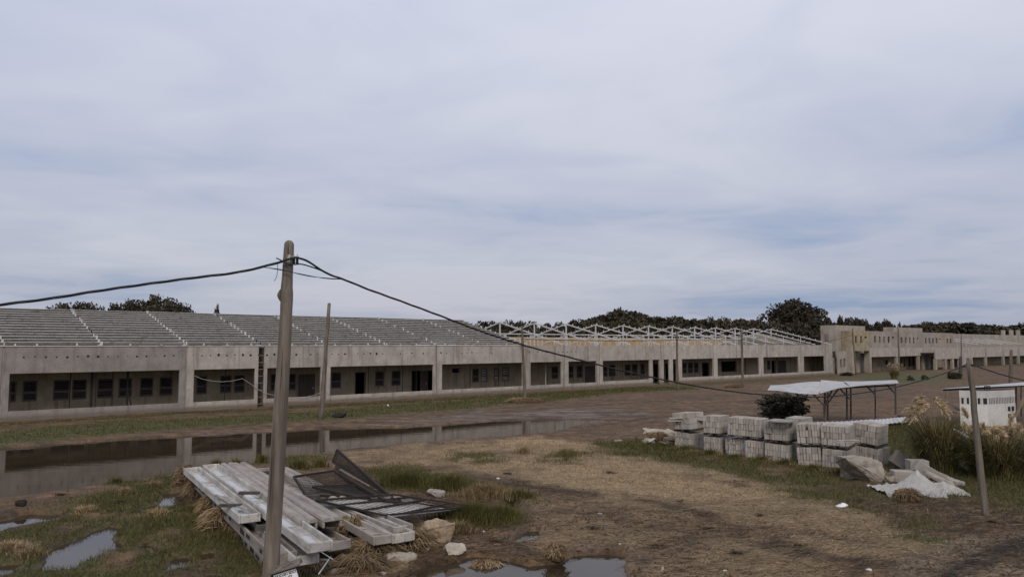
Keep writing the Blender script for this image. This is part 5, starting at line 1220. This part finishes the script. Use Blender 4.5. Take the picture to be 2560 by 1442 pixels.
sk_ = thing('white_sticks', 'two thin white sticks crossing over the straw tangle', 'sticks', G(830, 1420))
for a, b in (((803,1378),(842,1402)),((797,1432),(828,1388))): MB().tube([G(*a, .35), G(*b, .25)], .012, 5).build('stick', M['whiteplastic'], sk_, world=True)
# pampas grass
def pampas(px, py, wpx, hpx, nl, plumes, label, lean=(0, 0), name='pampas_grass'):
    b = G(px, py); s = b.y/F; W_, H_ = wpx*s/2, hpx*s; r = thing(name, label, 'pampas grass', (b.x, b.y, hz(b.x, b.y)-.05))
    V = []
    n = nl; a = rng.uniform(0, 2*np.pi, n); L = H_*rng.uniform(.6, 1.25, n); br = W_*.35*np.sqrt(rng.random(n))
    ox, oy = br*np.cos(a), br*np.sin(a); out_ = W_*rng.uniform(.15, .95, n); dirx = np.cos(a)+lean[0]; diry = np.sin(a)*.8+lean[1]
    prev = None; K = 6; sa = a+np.pi/2; sd = np.stack([np.cos(sa), np.sin(sa), np.zeros(n)], 1)
    droop = rng.uniform(.25, .8, n)
    for k in range(K+1):
        t = k/K; c_ = np.stack([ox+dirx*out_*t**1.5, oy+diry*out_*t**1.5, L*(t-droop*t**2.6*.75)], 1); w_ = .013*(1-.8*t)
        cur = (c_-sd*w_, c_+sd*w_)
        if prev is not None: V.append(np.stack([prev[0], prev[1], cur[1], cur[0]], 1))
        prev = cur
    V = np.stack(V, 1).reshape(-1, 3)
    inst(fastmesh('leaves', V, len(V)//4, 4, M['reed']), 'leaves', r)
    for (qx, qy, dx, dy) in plumes:
        p1 = D(qx, qy, b.y+R(-.4, .4)) - Vector((b.x, b.y, r.location.z)); p1v = p1 + Vector((dx*s, 0, -dy*s)); p0 = Vector((p1.x*.25, p1.y*.2, .1))
        pm_ = MB(); pm_.tube([p0, p0.lerp(p1, .6)+Vector((0, 0, .08)), p1], [.008, .006, .005], 4)
        st_ = pm_.build('stem', M['straw'], r); m_ = 420; t = rng.random(m_)
        c_ = np.array(p1)[None]*(1-t)[:, None] + np.array(p1v)[None]*t[:, None]; c_[:, 2] -= .10*t*t
        dr = np.array((p1v-p1).normalized()); off = rng.normal(0, 1, (m_, 3)); wv = (.075*np.sin(np.pi*np.clip(t*.85+.12, 0, 1)))[:, None]
        e1 = c_ + dr*rng.uniform(.05, .13, (m_, 1)) + off*wv; sd = rng.normal(0, .011, (m_, 3))
        inst(fastmesh('plume', np.stack([c_-sd, c_+sd, e1], 1).reshape(-1, 3), m_, 3, M['plume']), 'plume', r)
pampas(2352, 1186, 200, 165, 1900, [(2295,1040,-22,14),(2310,1028,-34,22),(2330,1020,-40,4),(2300,1012,-42,10),(2320,1004,-50,12),(2335,1000,40,24),(2318,990,-34,6),(2330,992,34,14),(2312,998,-20,20),(2298,1026,-40,20),(2345,1008,26,30),(2305,1018,-30,30),(2325,1008,-24,16),(2290,1030,-22,26)], 'tall pampas clump with tan plumes blowing left, beside the cabin', (-.15, 0))
pampas(2490, 1196, 280, 140, 2300, [(2410+i*9.5, 1100-abs(i-9)*2-R(0, 40), R(-20, 28), R(-45, 20)) for i in range(16)] + [(2425+i*15, 1075+R(-20, 20), R(-30, 20), R(-20, 10)) for i in range(9)], 'wide pampas clump with many plumes below the white cabin', (0, 0))
pampas(2236, 946, 40, 38, 500, [(2222+i*4.0, 920-R(0, 12), R(-14, 4), R(-8, 2)) for i in range(9)], 'far pale pampas clump before the two-storey block', (0, 0))
pampas(2575, 1180, 120, 110, 900, [(2556, 1110, -14, -30), (2548, 1120, -20, -20)], 'pampas clump cut by the right edge of the frame', (-.2, 0))
